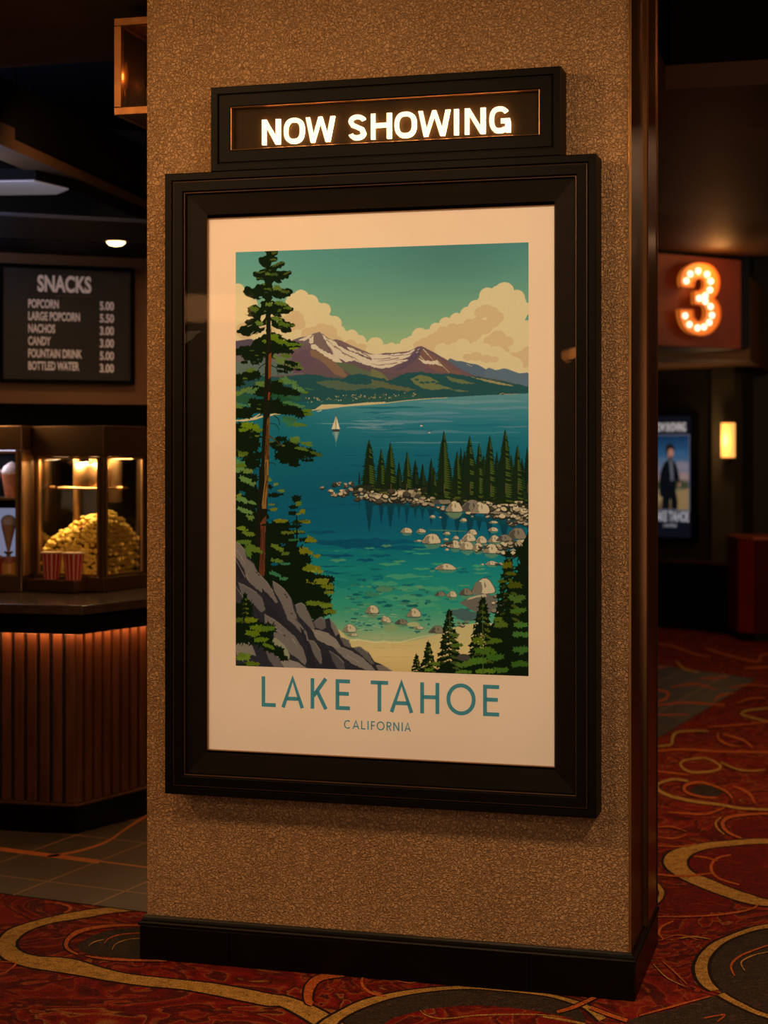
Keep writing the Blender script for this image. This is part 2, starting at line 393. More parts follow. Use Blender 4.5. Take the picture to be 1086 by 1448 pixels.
def line(pts, w0, w1, col):
    L = len(pts); l, r = [], []
    for i, (x, y) in enumerate(pts):
        a, b = pts[max(0, i-1)], pts[min(L-1, i+1)]; d = _m.hypot(b[0]-a[0], b[1]-a[1]) or 1
        w = (w0+(w1-w0)*i/(L-1))/2
        l.append((x-(b[1]-a[1])/d*w, y+(b[0]-a[0])/d*w)); r.append((x+(b[1]-a[1])/d*w, y-(b[0]-a[0])/d*w))
    poly(l+r[::-1], col)
def leafy(cx, cy, rx, ry, col, tilt=0.0, lobe=3.6, al=1.0):
    rx, ry = max(rx, .8), max(ry, .6); k = max(1, min(7, int(rx/ry*1.25)+1))
    for j in range(k):
        u = (j+.5)/k*2-1 if k > 1 else 0
        w = (1-.45*u*u)
        bx, by = cx+u*rx*.72+rng.uniform(-.08, .08)*rx, cy+tilt*u*rx*.72+rng.uniform(-.22, .22)*ry
        ax, ay = max(rx/k*1.5, ry*.8)*w*rng.uniform(.85, 1.15), ry*w*rng.uniform(.7, 1.0)
        n = max(6, int(_m.pi*(ax+ay)/2.3)); pts = []; ph = rng.random()*6.28
        for i in range(n):
            t = 6.2832*(i+rng.uniform(-.25, .25))/n+ph
            kk = (rng.uniform(.92, 1.3) if i % 2 else rng.uniform(.6, .85))
            d = min(1.6, .5+.8*(abs(_m.cos(t))+.3)) if i % 2 else 1
            pts.append((bx+ax*kk*_m.cos(t), by+ay*min(kk*d, 1.5)*_m.sin(t)+tilt*ax*kk*_m.cos(t)))
        poly(smooth(pts, 3), col, al)
def streak(x, y, w, h, col, al=1.0):
    poly(smooth([(x-w, y), (x-w*.45, y-h*.8), (x+w*.1, y-h*.5), (x+w*.5, y-h), (x+w, y+h*.1), (x+w*.3, y+h*.5), (x-w*.2, y+h), (x-w*.6, y+h*.3)], 3), col, al)
def ramp(stops):
    def f(v):
        if v <= stops[0][0]: return stops[0][1]
        for (a, ca), (b, cb) in zip(stops, stops[1:]):
            if v <= b:
                t = (v-a)/(b-a); return tuple(ca[k]+(cb[k]-ca[k])*t for k in range(3))
        return stops[-1][1]
    return f
DK = (10, 22, 8); DK2 = (20, 34, 12)
# sky
poly([(328, 340), (754, 340), (754, 570), (328, 570)], ramp([(345, (68, 116, 110)), (400, (84, 128, 112)), (450, (106, 140, 110)), (495, (134, 152, 108)), (570, (150, 155, 105))]))
yy, xx = np.mgrid[0:CH, 0:CW]; px_ = AX0+xx/S; py_ = AY0+yy/S
shade = 1-.10*np.exp(-((px_-640)/90)**2-((py_-360)/50)**2)+.07*np.exp(-((px_-350)/60)**2)
cv *= np.clip(shade, 0, 1.1)[..., None].astype(np.float32)
# clouds
C1, C2, C3 = (186, 167, 126), (178, 151, 112), (168, 141, 104)
for x, y, r in [(75,350,45),(60,380,50),(110,410,45),(160,435,42),(140,480,60),(70,470,60),(60,560,90),(200,520,70),(260,560,80),(480,400,52),(440,430,60),(540,430,52),(625,475,44),(690,560,48),(560,510,90),(440,520,100),(630,590,90),(720,610,40),(800,640,42),(850,672,40),(790,690,50),(940,690,42),(900,715,40),(1010,735,45),(360,560,90),(745,650,50)]:
    ell(*cA((x, y)), r/4.387, r/4.387, C1)
poly(mp(cA, [(57,560),(400,520),(640,600),(900,700),(1009,720),(1009,900),(57,900)]), C1)
for x, y, r in [(440,530,60),(400,560,60),(470,560,40),(610,600,50),(650,620,60),(560,640,70),(520,620,40),(790,700,45),(860,720,40),(960,730,35),(120,600,60),(700,680,50)]:
    ell(*cA((x, y)), r/4.387, r/5, C2)
for x, y, r in [(810,372,58),(770,380,45),(885,408,46),(860,450,80),(925,478,42),(880,470,60),(770,440,40),(840,440,60),(940,540,50),(712,400,54),(700,450,60),(640,472,50),(600,520,60),(522,540,40),(458,568,42),(400,602,42),(350,640,40),(300,640,50),(250,680,40),(213,690,36),(170,720,35),(125,715,34),(75,725,34),(30,690,44),(10,730,45),(480,640,100),(650,600,130),(820,600,150),(900,700,120),(300,710,60)]:
    ell(*cB((x, y)), r/4.387, r/4.387, C1)
poly(mp(cB, [(0,720),(300,680),(500,600),(957,560),(957,900),(0,900)]), C1)
poly(mp(cB, [(945,520),(930,550),(958,552),(958,505)]), (84, 130, 112))
for x, y, r in [(700,490,44),(670,500,40),(735,505,45),(770,530,38),(740,560,40),(650,560,36),(690,590,50),(600,575,40),(620,620,60),(550,600,38),(500,600,40),(440,612,34),(420,650,45),(500,660,60),(590,660,55),(330,685,38),(380,665,40),(290,700,30),(380,700,40),(770,660,54),(730,680,46),(830,680,36),(780,710,48),(800,740,40),(950,740,34),(920,790,60),(860,800,60)]:
    ell(*cB((x, y)), r/4.387, r/4.9, C2)
for x, y, r in [(560,700,46),(520,725,50),(640,715,42),(690,730,46),(600,740,50),(430,725,40),(470,740,50),(760,760,60),(660,770,60),(800,800,70),(700,820,60),(850,830,70),(560,780,60)]:
    ell(*cB((x, y)), r/4.387, r/5, C1)
for x, y, r in [(640,770,38),(590,775,30),(700,785,34),(750,790,26)]: ell(*cB((x, y)), r/4.387, r/6, C2)
# far ranges
poly(smooth(mp(cB, [(470,795),(520,796),(560,800),(600,812),(650,822),(690,845),(730,870),(800,910),(957,950),(957,1000),(470,1000)]), 3), (74, 86, 98))
poly(smooth(mp(cB, [(700,850),(760,855),(810,845),(860,862),(900,876),(960,882),(960,1000),(700,1000)]), 3), (78, 92, 104))
for x, y in [(588,818),(600,824),(612,830)]: ell(*cB((x, y)), 1.0, .6, (170, 160, 140))
# main mountains
MT = mp(cA, [(50,665),(100,658),(160,650),(200,668),(260,700),(330,690),(400,672),(440,655),(480,642),(520,640),(560,622),(598,610),(625,628),(650,650),(680,662),(700,657),(740,668),(770,690),(800,700),(850,720),(900,740),(940,757),(980,750),(1009,745)]) + \
     mp(cB, [(90,745),(120,748),(150,742),(180,740),(230,735),(260,722),(285,708),(308,703),(335,715),(350,725),(385,742),(420,765),(450,782),(480,800),(520,830),(560,855),(600,875),(640,890),(720,905),(815,922),(870,940),(957,960),(960,1010),(0,1060)]) + mp(cA, [(50,1170)])
poly(MT, ramp([(468, (92, 80, 82)), (500, (92, 70, 76)), (530, (84, 68, 70)), (545, (70, 75, 68))]))
poly(mp(cA, [(57,668),(160,654),(210,680),(150,740),(57,760)]), (72, 62, 76))
poly(mp(cA, [(57,760),(200,720),(330,700),(420,760),(500,870),(57,900)]), (94, 84, 84)); poly(mp(cA, [(57,800),(200,770),(330,800),(440,870),(57,900)]), (78, 92, 84))
poly(rag(mp(cA, [(420,760),(480,725),(540,715),(600,740),(560,800),(520,860),(430,870)]), .5), (86, 66, 76))
poly(rag(mp(cA, [(540,720),(600,735),(680,790),(740,840),(780,900),(700,880),(640,820),(590,780),(545,760)]), .6), (112, 86, 66))
SN = (182, 166, 142); PU = (92, 80, 80)
poly(rag(mp(cA, [(460,660),(500,645),(545,630),(570,628),(550,660),(545,690),(530,675),(500,668)]), .5, 2), SN)
poly(mp(cA, [(500,668),(530,650),(560,628),(520,690),(480,680)]), PU)
poly(rag(mp(cA, [(530,650),(560,640),(558,680),(540,680)]), .5, 2), SN)
poly(rag(mp(cA, [(560,625),(598,612),(640,690),(670,740),(620,725),(585,700),(560,690)]), .4, 2), (102, 84, 78))
poly(rag(mp(cA, [(600,612),(625,632),(650,655),(690,668),(720,700),(800,735),(900,780),(1000,830),(1009,840),(960,835),(880,815),(820,790),(770,800),(700,770),(680,745),(655,700),(620,640)]), .6, 2.2), SN)
poly(rag(mp(cA, [(545,690),(575,690),(600,715),(640,735),(700,760),(740,800),(765,830),(700,800),(640,765),(580,725),(545,712)]), .8, 2), SN)
poly(rag(mp(cA, [(740,672),(800,700),(900,742),(960,760),(1009,760),(1009,790),(930,780),(850,750),(780,720)]), .6, 2.2), SN)
for a, b, w in [((700,668),(780,720),2.2),((760,690),(850,745),1.8),((820,720),(900,765),1.6),((690,700),(760,760),2.0),((740,740),(820,790),2.0),((650,700),(690,760),2.2),((860,740),(950,800),1.6),((900,770),(1000,820),1.4),((780,760),(850,800),1.4),((640,660),(700,720),1.0)]:
    line(mp(cA, [a, ((a[0]+b[0])/2+4, (a[1]+b[1])/2-6), b]), w, .2, (108, 84, 74))
poly(mp(cA, [(690,660),(740,670),(900,742),(960,757),(900,750),(800,712),(720,690)]), (104, 80, 76))
# centre saddle snow and second peak
poly(rag(mp(cB, [(0,755),(60,752),(110,756),(160,748),(220,745),(270,722),(240,765),(200,785),(150,800),(90,800),(60,830),(0,820)]), .7, 2), SN)
poly(rag(mp(cB, [(0,800),(60,805),(110,795),(190,785),(240,790),(180,820),(120,840),(40,838),(0,830)]), .7, 2), SN)
for a, b, w in [((0,780),(120,776),1.2),((40,795),(170,775),1.2),((100,760),(200,756),1.0),((60,815),(160,805),1.3),((150,790),(240,770),1.5),((90,745),(180,742),1.6),((0,810),(80,820),1.0),((180,800),(250,790),1.4),((200,760),(265,740),1.2)]:
    line(mp(cB, [a, ((a[0]+b[0])/2, (a[1]+b[1])/2+5), b]), .3, w, (96, 72, 80))
poly(rag(mp(cB, [(308,705),(350,727),(420,768),(480,802),(560,857),(620,890),(480,880),(380,870),(280,865),(160,870),(60,860),(150,820),(230,790),(270,740)]), .4, 3), (92, 70, 74))
poly(rag(mp(cB, [(310,715),(350,740),(420,785),(500,850),(560,880),(470,870),(400,860),(350,830),(290,785),(300,750)]), .5, 3), (104, 74, 64))
poly(rag(mp(cB, [(285,720),(308,706),(300,760),(260,800),(200,845),(130,860),(230,790)]), .4, 3), (80, 64, 78))
poly(rag(mp(cB, [(290,778),(320,790),(360,796),(400,795),(445,835),(410,822),(370,815),(340,815),(310,800)]), .8, 2), SN)
for a, b in [((285,730),(300,718)),((320,722),(380,790)),((400,790),(480,868)),((300,765),(330,795)),((335,735),(350,760)),((278,745),(292,738))]:
    line(mp(cB, [a, b]), 1.2, .4, SN)
# green lower slopes
poly(rag(mp(cA, [(700,800),(790,810),(880,850),(1009,880),(1009,960),(900,920),(800,880),(740,840)]), .5), (78, 86, 64))
poly(rag(mp(cB, [(0,840),(60,865),(120,918),(60,905),(0,890)]), .4), (96, 96, 64))
FO = (30, 66, 66); FO2 = (26, 56, 58)
poly(rag(mp(cA, [(50,905),(200,880),(330,890),(440,880),(520,872),(600,880),(660,895),(740,905),(790,880),(850,868),(900,885),(960,900),(1009,905)]) +
     mp(cB, [(90,915),(130,912),(180,880),(240,868),(300,862),(350,870),(420,878),(480,876),(560,885),(640,895),(720,912),(800,925),(957,960),(957,1003),(800,1008),(470,1022),(320,1030),(88,1050)]) + mp(cA, [(1009,1058),(750,1075),(560,1095),(300,1125),(50,1165)]), .7, 2.2), FO)
OL = (86, 94, 62)
poly(rag(mp(cA, [(570,920),(640,910),(720,915),(800,935),(900,940),(960,930),(1009,935),(1009,960),(900,965),(800,975),(700,970),(620,945)]), 1.0, 2.5), (70, 84, 64))
poly(rag(mp(cB, [(0,905),(60,920),(130,940),(200,955),(280,970),(230,985),(150,975),(60,955),(0,945)]), .8, 2.5), (80, 84, 60))
poly(rag(mp(cB, [(240,910),(300,882),(340,888),(400,915),(430,945),(500,970),(430,970),(370,978),(310,962),(270,940)]), .6, 2.5), (92, 98, 62))
for x, y in [(280,912),(310,930),(345,930),(380,925),(410,935)]: leafy(*cB((x, y)), 4, 2, FO, .1, 2.2)
poly(rag(mp(cB, [(450,888),(540,910),(640,938),(560,940),(480,918)]), .6, 2), OL)
poly(rag(mp(cB, [(610,895),(700,912),(800,935),(870,955),(780,945),(680,920)]), .5, 2), (128, 118, 76))
poly(rag(mp(cB, [(480,970),(540,975),(600,985),(540,988)]), .5, 2), OL)
poly(rag(mp(cA, [(500,1060),(620,1040),(800,1020),(1009,1000)])+mp(cB, [(88,1010),(300,1000),(320,1030),(88,1050)])+mp(cA, [(1009,1056),(750,1075),(560,1095),(500,1090)]), .6, 3), (38, 70, 62))
for _ in range(70):
    t = rng.random(); x = 500+t*700; y = 1030-t*25+rng.uniform(-14, 22)
    q = cA((x, y)); c = rng.choice([(176, 158, 110), (150, 140, 96), (120, 118, 80), (92, 92, 60)])
    poly([(q[0]-1, q[1]), (q[0]-.5, q[1]-1.6), (q[0]+.7, q[1]-1.2), (q[0]+1, q[1]+.4)], c)
# water
WT = ramp([(556, (84, 122, 122)), (575, (58, 112, 118)), (600, (34, 98, 108)), (640, (18, 84, 98)), (690, (12, 76, 92)), (740, (10, 78, 98)), (775, (12, 92, 102)), (800, (18, 108, 106)), (830, (30, 118, 104)), (860, (50, 128, 102)), (885, (92, 140, 106)), (905, (150, 152, 106))])
SH = mp(cA, [(50,1162),(180,1140),(300,1123),(420,1105),(560,1094),(650,1086),(750,1073),(880,1064),(1009,1054)])+mp(cB, [(88,1050),(200,1040),(320,1030),(400,1026),(470,1021),(600,1014),(800,1006),(957,999)])
poly(SH+[(754, 962), (328, 962)], WT)
# left water is darker and greener
m = (py_ > 560) & (py_ < 720)
k = np.clip((520-px_)/170, 0, 1)*np.clip((700-py_)/60, 0, 1)*m*(py_ > 563+(520-px_)*.05)
tgt = np.array([14, 88, 100], np.float32)/255
wm = (k > 0)
lum = (np.abs(cv-np.array(WT(600), np.float32)/255).sum(-1) < .55)
kk = (k*.8*lum*wm)[..., None].astype(np.float32); cv[:] = cv*(1-kk)+tgt*kk
line(mp(cA, [(50,1164),(300,1126),(420,1108),(560,1095),(650,1087),(750,1074),(1009,1055)])+mp(cB, [(200,1041),(320,1031),(470,1022)]), 1.6, .8, (176, 158, 112))
poly(mp(cA, [(570,1090),(610,1062),(700,1060),(760,1064),(900,1050),(1009,1046),(1009,1052),(880,1062),(750,1073),(640,1088)]), (172, 156, 112))
line(mp(cB, [(780,1004),(800,996),(815,1004),(900,1001)]), 1, .4, (170, 128, 84))
for x, y, w, h, c in [(950,1145,60,5,(96,130,132)),(1000,1112,110,5,(104,134,132)),(900,1165,110,6,(84,122,128)),(960,1185,170,12,(82,118,126)),(880,1205,120,7,(84,118,126)),(700,1180,150,3,(90,130,130)),(1000,1215,160,8,(66,108,116)),(960,1235,130,5,(50,100,112))]:
    streak(*cA((x, y)), w/4.387, h/4.387, c)
for x, y, w, h, c in [(100,1083,220,9,(20,84,92)),(60,1113,115,7,(20,82,92)),(60,1145,80,6,(24,86,96)),(620,1050,330,14,(92,124,126)),(760,1090,260,12,(84,118,124)),(620,1085,250,7,(70,112,120)),(300,1120,260,14,(80,118,128)),(560,1140,330,10,(62,108,120)),(260,1170,250,12,(78,116,126)),(640,1195,230,10,(24,90,106)),(340,1235,240,14,(66,108,118)),(200,1215,150,5,(20,86,100)),(80,1265,180,7,(18,82,98)),(380,1300,300,7,(70,112,118)),(700,1240,220,8,(56,106,118)),(760,1275,200,7,(20,88,104)),(840,1160,120,6,(58,104,118)),(420,1330,240,5,(22,90,104)),(120,1330,160,6,(30,94,106)),(300,1262,120,5,(24,88,104)),(860,1205,110,6,(70,108,118))]:
    streak(*cB((x, y)), w/4.387, h/4.387, c, .85)
for _ in range(26):
    streak(rng.uniform(440, 640), rng.uniform(640, 720), rng.uniform(8, 30), rng.uniform(.6, 1.4), rng.choice([(22, 88, 100), (10, 66, 82), (16, 80, 94)]), .7)
# deeper blue patches, then shallows
for x, y, w, h in [(650,480,110,14),(700,545,160,20),(850,560,170,28),(940,535,140,20),(620,630,60,8),(760,635,110,14),(1000,575,110,25),(940,665,60,16),(640,740,90,7),(760,750,90,8),(620,800,110,16),(700,705,70,6)]:
    streak(*cC((x, y)), w/4.67, h/4.67, (8, 66, 88), .9)
for x, y, w, h in [(120,545,170,22),(40,540,110,16),(60,635,80,12),(30,780,50,22),(250,620,30,5),(260,590,140,10),(100,580,260,16)]:
    streak(*cD((x, y)), w/4.67, h/4.67, (8, 70, 92), .8)
TQ = (14, 108, 104)
for x, y, w, h in [(850,690,120,26),(960,610,110,18),(720,600,120,8),(900,770,170,40),(800,820,110,30),(1000,700,100,26),(660,690,60,10)]:
    streak(*cC((x, y)), w/4.67, h/4.67, (18, 104, 98), .75)
for _ in range(150):
    y = rng.uniform(765, 895); x = rng.uniform(470, 735); t = (y-765)/130
    if x < 470+t*40: continue
    c = rng.choice([(10, 88, 98), (40, 126, 100), (64, 138, 98), (20, 112, 104), (84, 134, 92)]) if rng.random() < .72 else (14, 78, 88)
    streak(x, y, rng.uniform(3, 13)*(1.1-.4*t), rng.uniform(.8, 2.6), c, .75)
for x, y, w, h in [(120,690,80,12),(200,770,110,22),(330,720,60,10),(90,820,90,22),(260,850,110,24),(350,770,60,8),(180,910,120,26),(330,920,120,30),(420,850,90,20),(300,960,140,24)]:
    streak(*cD((x, y)), w/4.67, h/4.67, (70, 138, 100), .7)
for _ in range(90):
    x = rng.uniform(492, 620); y = rng.uniform(820, 890)
    ell(x, y, rng.uniform(1.5, 6), rng.uniform(.8, 2.2), rng.choice([(12, 70, 74), (20, 84, 82), (30, 92, 84), (86, 132, 96), (56, 108, 88)]), .85, 12)
ell(*cD((85, 855)), 12, 4, (72, 116, 84)); ell(*cC((985, 890)), 10, 3, (50, 110, 84))
for _ in range(26):
    x = rng.uniform(500, 560); y = rng.uniform(868, 898)
    line([(x, y), (x+rng.uniform(3, 8), y+rng.uniform(-1.5, 1.5)), (x+rng.uniform(9, 14), y+rng.uniform(-2, 2))], .9, .4, (140, 158, 112))
# sand
poly(smooth(mp(cC, [(740,1120),(800,1150),(830,1185),(900,1195),(1000,1205),(1074,1200)])+mp(cD, [(60,1200),(180,1205),(280,1190),(380,1165),(460,1140),(520,1110),(640,1080),(760,1075),(820,1120),(820,1420),(-20,1420)])+mp(cC, [(1000,1400),(820,1300)]), 3), ramp([(898, (176, 158, 106)), (925, (190, 162, 104)), (955, (176, 146, 90))]))
for dy, c, al in [(-16, (118, 146, 104), .6), (-7, (158, 160, 116), .8), (0, (198, 182, 136), .8)]:
    line(smooth(mp(cC, [(840,1192+dy),(900,1190+dy),(1000,1204+dy),(1074,1198+dy)])+mp(cD, [(60,1198+dy),(180,1204+dy),(260,1186+dy),(330,1168+dy),(440,1148+dy)]), 3, False), 1.4, .6, c)
for x, y, w in [(90,1240,120),(160,1300,140),(60,1340,120),(200,1225,90)]: streak(*cD((x, y)), w/4.67, 1.2, (180, 150, 94), .7)
# boulders standing in the water
def boulder(c, x, y, rx, ry, refl=True, dark=False, sc=4.67):
    q = c((x, y)); rx /= sc; ry /= sc
    li, sd, dkk = ((176, 158, 126), (118, 104, 82), (44, 40, 34)) if not dark else ((112, 102, 84), (70, 66, 56), (30, 32, 28))
    if refl: ell(q[0]+rx*.1, q[1]+ry*.95, rx*.85, ry*.75, (96, 118, 84), .65); ell(q[0], q[1]+ry*.62, rx*1.02, ry*.25, (22, 44, 44), .9)
    j = lambda: rng.uniform(.9, 1.08)
    base = [(-1, .55), (-.8*j(), -.05), (-.45*j(), -.7*j()), (0, -1*j()), (.5*j(), -.8*j()), (.85*j(), -.2), (1, .5), (.6, .72), (-.5, .7)]
    poly(smooth([(q[0]+a*rx*1.06, q[1]+b*ry*1.06) for a, b in base], 3), dkk)
    poly(smooth([(q[0]+a*rx, q[1]+b*ry) for a, b in base], 3), li)
    poly([(q[0]+a*rx, q[1]+b*ry) for a, b in [(-1, .55), (-.75, -.05), (-.42, -.68), (-.15, -.5), (-.3, .1), (-.1, .66), (-.5, .68)]], sd)
    poly([(q[0]+a*rx, q[1]+b*ry) for a, b in [(.1, -.7), (.25, -.1), (.12, .15), (.05, -.3)]], sd)
def pebbles(c, x0, y0, x1, y1, n, r0, r1, sc=4.67, cols=((176,156,122),(150,132,104),(120,106,84),(64,58,46))):
    for _ in range(n):
        x, y = c((rng.uniform(x0, x1), rng.uniform(y0, y1))); r = rng.uniform(r0, r1)/sc
        ell(x, y+r*.35, r*1.15, r*.8, (34, 34, 28), 1, 9); ell(x, y, r, r*.62, rng.choice(cols), 1, 9, rng.uniform(-.3, .5))
# reflections of the far trees
RF = (8, 50, 62)
def refl_tree(x, y0, y1, w):
    pts = [(x-w, y0)]; n = max(4, int((y1-y0)/3))
    for i in range(1, n): t = i/n; pts += [(x-w*(1-t)*rng.uniform(.8, 1.1), y0+(y1-y0)*t), (x-w*(1-t)*.55, y0+(y1-y0)*(t+.3/n))]
    pts.append((x, y1))
    for i in range(n-1, 0, -1): t = i/n; pts += [(x+w*(1-t)*.55, y0+(y1-y0)*(t+.3/n)), (x+w*(1-t)*rng.uniform(.8, 1.1), y0+(y1-y0)*t)]
    pts.append((x+w, y0)); poly(pts, RF, .9)
for a in [(513,703,722,1.5),(527,706,754,9),(544,708,743,6),(557,712,749,8),(569,712,735,4),(580,714,742,5),(592,716,734,4),(602,718,736,4),(614,720,744,6),(632,722,762,9),(650,726,758,8),(667,730,765,8),(680,733,752,6),(694,736,760,7),(714,740,768,8)]: refl_tree(*a)
poly(rag(mp(cD, [(0,270),(120,285),(260,300),(420,315),(600,360),(800,385),(1018,400),(1018,450),(860,430),(700,400),(500,370),(400,330),(200,315),(0,300)]), .5), (10, 58, 64), .85)
poly(mp(cD, [(480,350),(600,350),(570,385),(540,395),(510,380)]), (70, 92, 78))
# the wooded point
poly(rag([(497,694),(512,686),(525,682),(560,684),(600,680),(640,682),(700,680),(752,682),(752,738),(720,734),(690,728),(664,722),(640,716),(612,710),(580,706),(548,703),(520,700)], .8), (34, 38, 24))
for _ in range(60): q = (rng.uniform(515, 748), 0); y = 690+(q[0]-515)*.1+rng.uniform(-6, 4); leafy(q[0], y, rng.uniform(2, 6), rng.uniform(1, 2), rng.choice([(78, 82, 30), (56, 64, 26), (96, 92, 44), (20, 26, 14)]), 0, 2.4)
pebbles(cC, 690, 205, 860, 235, 22, 8, 18); pebbles(cC, 730, 150, 870, 175, 16, 7, 17); pebbles(cC, 640, 178, 680, 188, 4, 6, 12)
pebbles(cC, 880, 225, 1074, 265, 26, 9, 20); pebbles(cC, 790, 195, 1000, 225, 14, 10, 18)
pebbles(cD, 0, 235, 260, 275, 46, 10, 24); pebbles(cD, 120, 205, 320, 260, 34, 10, 26); pebbles(cD, 260, 255, 420, 300, 36, 8, 20); pebbles(cD, 160, 140, 340, 200, 16, 6, 12)
pebbles(cD, 430, 310, 520, 335, 8, 8, 16); pebbles(cD, 740, 275, 1000, 375, 120, 8, 24); pebbles(cD, 600, 310, 680, 355, 14, 8, 20); pebbles(cD, 880, 350, 1015, 430, 34, 6, 18)
boulder(cD, 655, 310, 75, 45, False, True); boulder(cD, 710, 322, 55, 45, False); boulder(cD, 540, 315, 55, 40); boulder(cD, 460, 270, 60, 30, False, True)
for a in [(400,375,20,9),(450,380,10,5),(600,398,22,12),(655,375,8,5),(790,412,30,8)]: boulder(cD, *a)
# conifers on the point
def conifer(x, y0, y1, w, dk=(18, 32, 14), li=(60, 76, 26), step=3.2, fat=.62):
    n = max(5, int((y1-y0)/step)); L, R, H = [], [], []
    for i in range(1, n+1):
        t = i/n; ww = 1.36*w*min(1, (t**.66)*1.05)
        L += [(x-ww*rng.uniform(.78, 1.12), y0+(y1-y0)*t+1), (x-ww*fat, y0+(y1-y0)*(t+.25/n))]
        R += [(x+ww*rng.uniform(.78, 1.12), y0+(y1-y0)*t+1), (x+ww*fat, y0+(y1-y0)*(t+.25/n))]
    poly([(x, y0-2)]+R+L[::-1], dk)
    for i in range(1, n):
        t = i/n; ww = 1.26*w*min(1, t**.66); y = y0+(y1-y0)*t
        poly([(x+ww*.02, y-step*.7), (x+ww*.5, y-step*.1), (x+ww*rng.uniform(.8, 1.0), y+step*.55), (x+ww*.45, y+step*.5), (x+ww*.1, y+step*.2)], li if rng.random() < .8 else dk)
for a in [(602,657,688,5),(569,655,690,5),(655,634,700,5),(614,650,700,6),(592,652,690,6),(638,650,700,7),(704,640,706,6),(724,645,706,6),(745,634,712,6),(660,640,700,7),(673,650,704,7),(686,645,705,7),(708,650,706,7),(738,650,706,7),(513,668,684,1.5)]: conifer(*a, (14, 28, 16), (34, 50, 24))
for a in [(527,623,686,9.5),(544,636,690,7.5),(557,627,691,9),(580.5,640,692,7),(631.5,611,706,11),(650,640,702,8),(667,618,706,10.5),(680,628,704,8),(694.5,618,708,10),(715.5,610,712,12),(732,632,708,9),(618,662,702,5)]: conifer(*a)
for x in [558,580,632,668,696,716,733,746]: line([(x, 684), (x, 698)], 1.2, 1.4, (78, 60, 40))
for _ in range(30): leafy(rng.uniform(600, 748), rng.uniform(698, 712), rng.uniform(2, 7), rng.uniform(1, 2.4), rng.choice([(28, 36, 16), (60, 66, 26), (18, 24, 12)]), 0, 2.6)
# boulder field on the right
poly(mp(cD, [(380,460),(470,462),(620,470),(620,476),(470,472),(380,466)]), (60, 98, 84))
for a in [(230,468,38,20),(325,470,32,14),(308,535,28,6),(492,485,24,10),(485,524,20,8),(655,480,34,20),(550,515,22,12),(790,460,32,14),(545,560,36,30),(590,545,22,22),(635,515,44,30),(715,530,34,26),(620,570,46,32),(795,525,40,26),(692,577,36,28),(775,590,52,34)]: boulder(cD, *a)
boulder(cD, 940, 490, 60, 44, False, True); boulder(cD, 860, 520, 50, 26, False, True); pebbles(cD, 820, 540, 1000, 620, 44, 9, 26); pebbles(cD, 460, 540, 520, 575, 7, 8, 16); pebbles(cD, 680, 560, 760, 600, 8, 8, 16)
boulder(cD, 393, 525, 60, 38); boulder(cD, 492, 592, 14, 8, False)
boulder(cD, 485, 708, 68, 22); boulder(cD, 780, 682, 38, 15); pebbles(cD, 800, 680, 850, 695, 5, 7, 14); boulder(cD, 720, 690, 12, 6)
boulder(cD, 615, 872, 42, 26, True, True); boulder(cD, 525, 888, 32, 22); boulder(cD, 450, 885, 34, 18, False, True)
poly(rag(mp(cD, [(575,940),(640,905),(740,880),(800,900),(830,960),(760,1010),(700,1010),(640,985)]), .5), (92, 86, 74)); poly(mp(cD, [(640,905),(740,880),(750,900),(690,905),(620,925)]), (160, 144, 114))
poly(rag(mp(cD, [(500,990),(600,980),(680,1010),(740,1060),(600,1060),(540,1030)]), .5), (62, 84, 80)); boulder(cD, 728, 838, 72, 58, False)
poly(smooth(mp(cD, [(658,850),(690,800),(720,830),(712,880),(660,888)]), 3), (104, 96, 80)); pebbles(cD, 790, 890, 880, 960, 12, 8, 22); pebbles(cD, 780, 990, 860, 1060, 10, 8, 18)
for a in [(12,1000,32,30),(98,1058,33,22),(278,1012,46,32),(200,1070,44,20),(310,1106,34,12)]: boulder(cD, *a, True, a[0] in (200,))
boulder(cC, 985, 990, 44, 30); boulder(cC, 835, 1115, 44, 30, True); boulder(cC, 860, 1155, 36, 10); boulder(cC, 1065, 1050, 20, 22); boulder(cD, 430, 1122, 52, 28, False, True); pebbles(cD, 560, 1060, 640, 1090, 6, 8, 14)
ell(*cD((130, 1110)), 10, 5, (120, 136, 92)); ell(*cD((275, 1085)), 9, 3.4, (150, 150, 104))
# birds and the sailing boat
for x, y, s in [(600, 601, 1), (611, 611, .8)]:
    line([(x-3.4*s, y-2*s), (x-.4, y+1.4*s), (x+5*s, y-2.4*s)], 1.1, .6, (38, 62, 70)); ell(x+.4, y+1.6*s, 1.9*s, 1.1*s, (176, 160, 132))
poly(mp(cA, [(700,1126),(690,1165),(672,1216),(700,1214)]), (186, 170, 134)); poly(mp(cA, [(701,1130),(712,1165),(727,1216),(702,1214)]), (196, 182, 148)); line(mp(cA, [(700,1124),(701,1216)]), .7, .7, (60, 58, 50))
poly(mp(cA, [(673,1217),(728,1217),(722,1230),(680,1230)]), (58, 54, 44)); poly(mp(cA, [(675,1232),(724,1232),(712,1270),(700,1305),(692,1270)]), (82, 116, 116)); poly(mp(cA, [(690,1232),(715,1232),(702,1290)]), (120, 140, 130))
line(mp(cA, [(698,1310),(702,1322)]), .8, .3, (100, 130, 126))
for x, y in [(590, 1104), (604, 1100)]: ell(*cA((x, y)), 2.2, .6, (176, 166, 134))
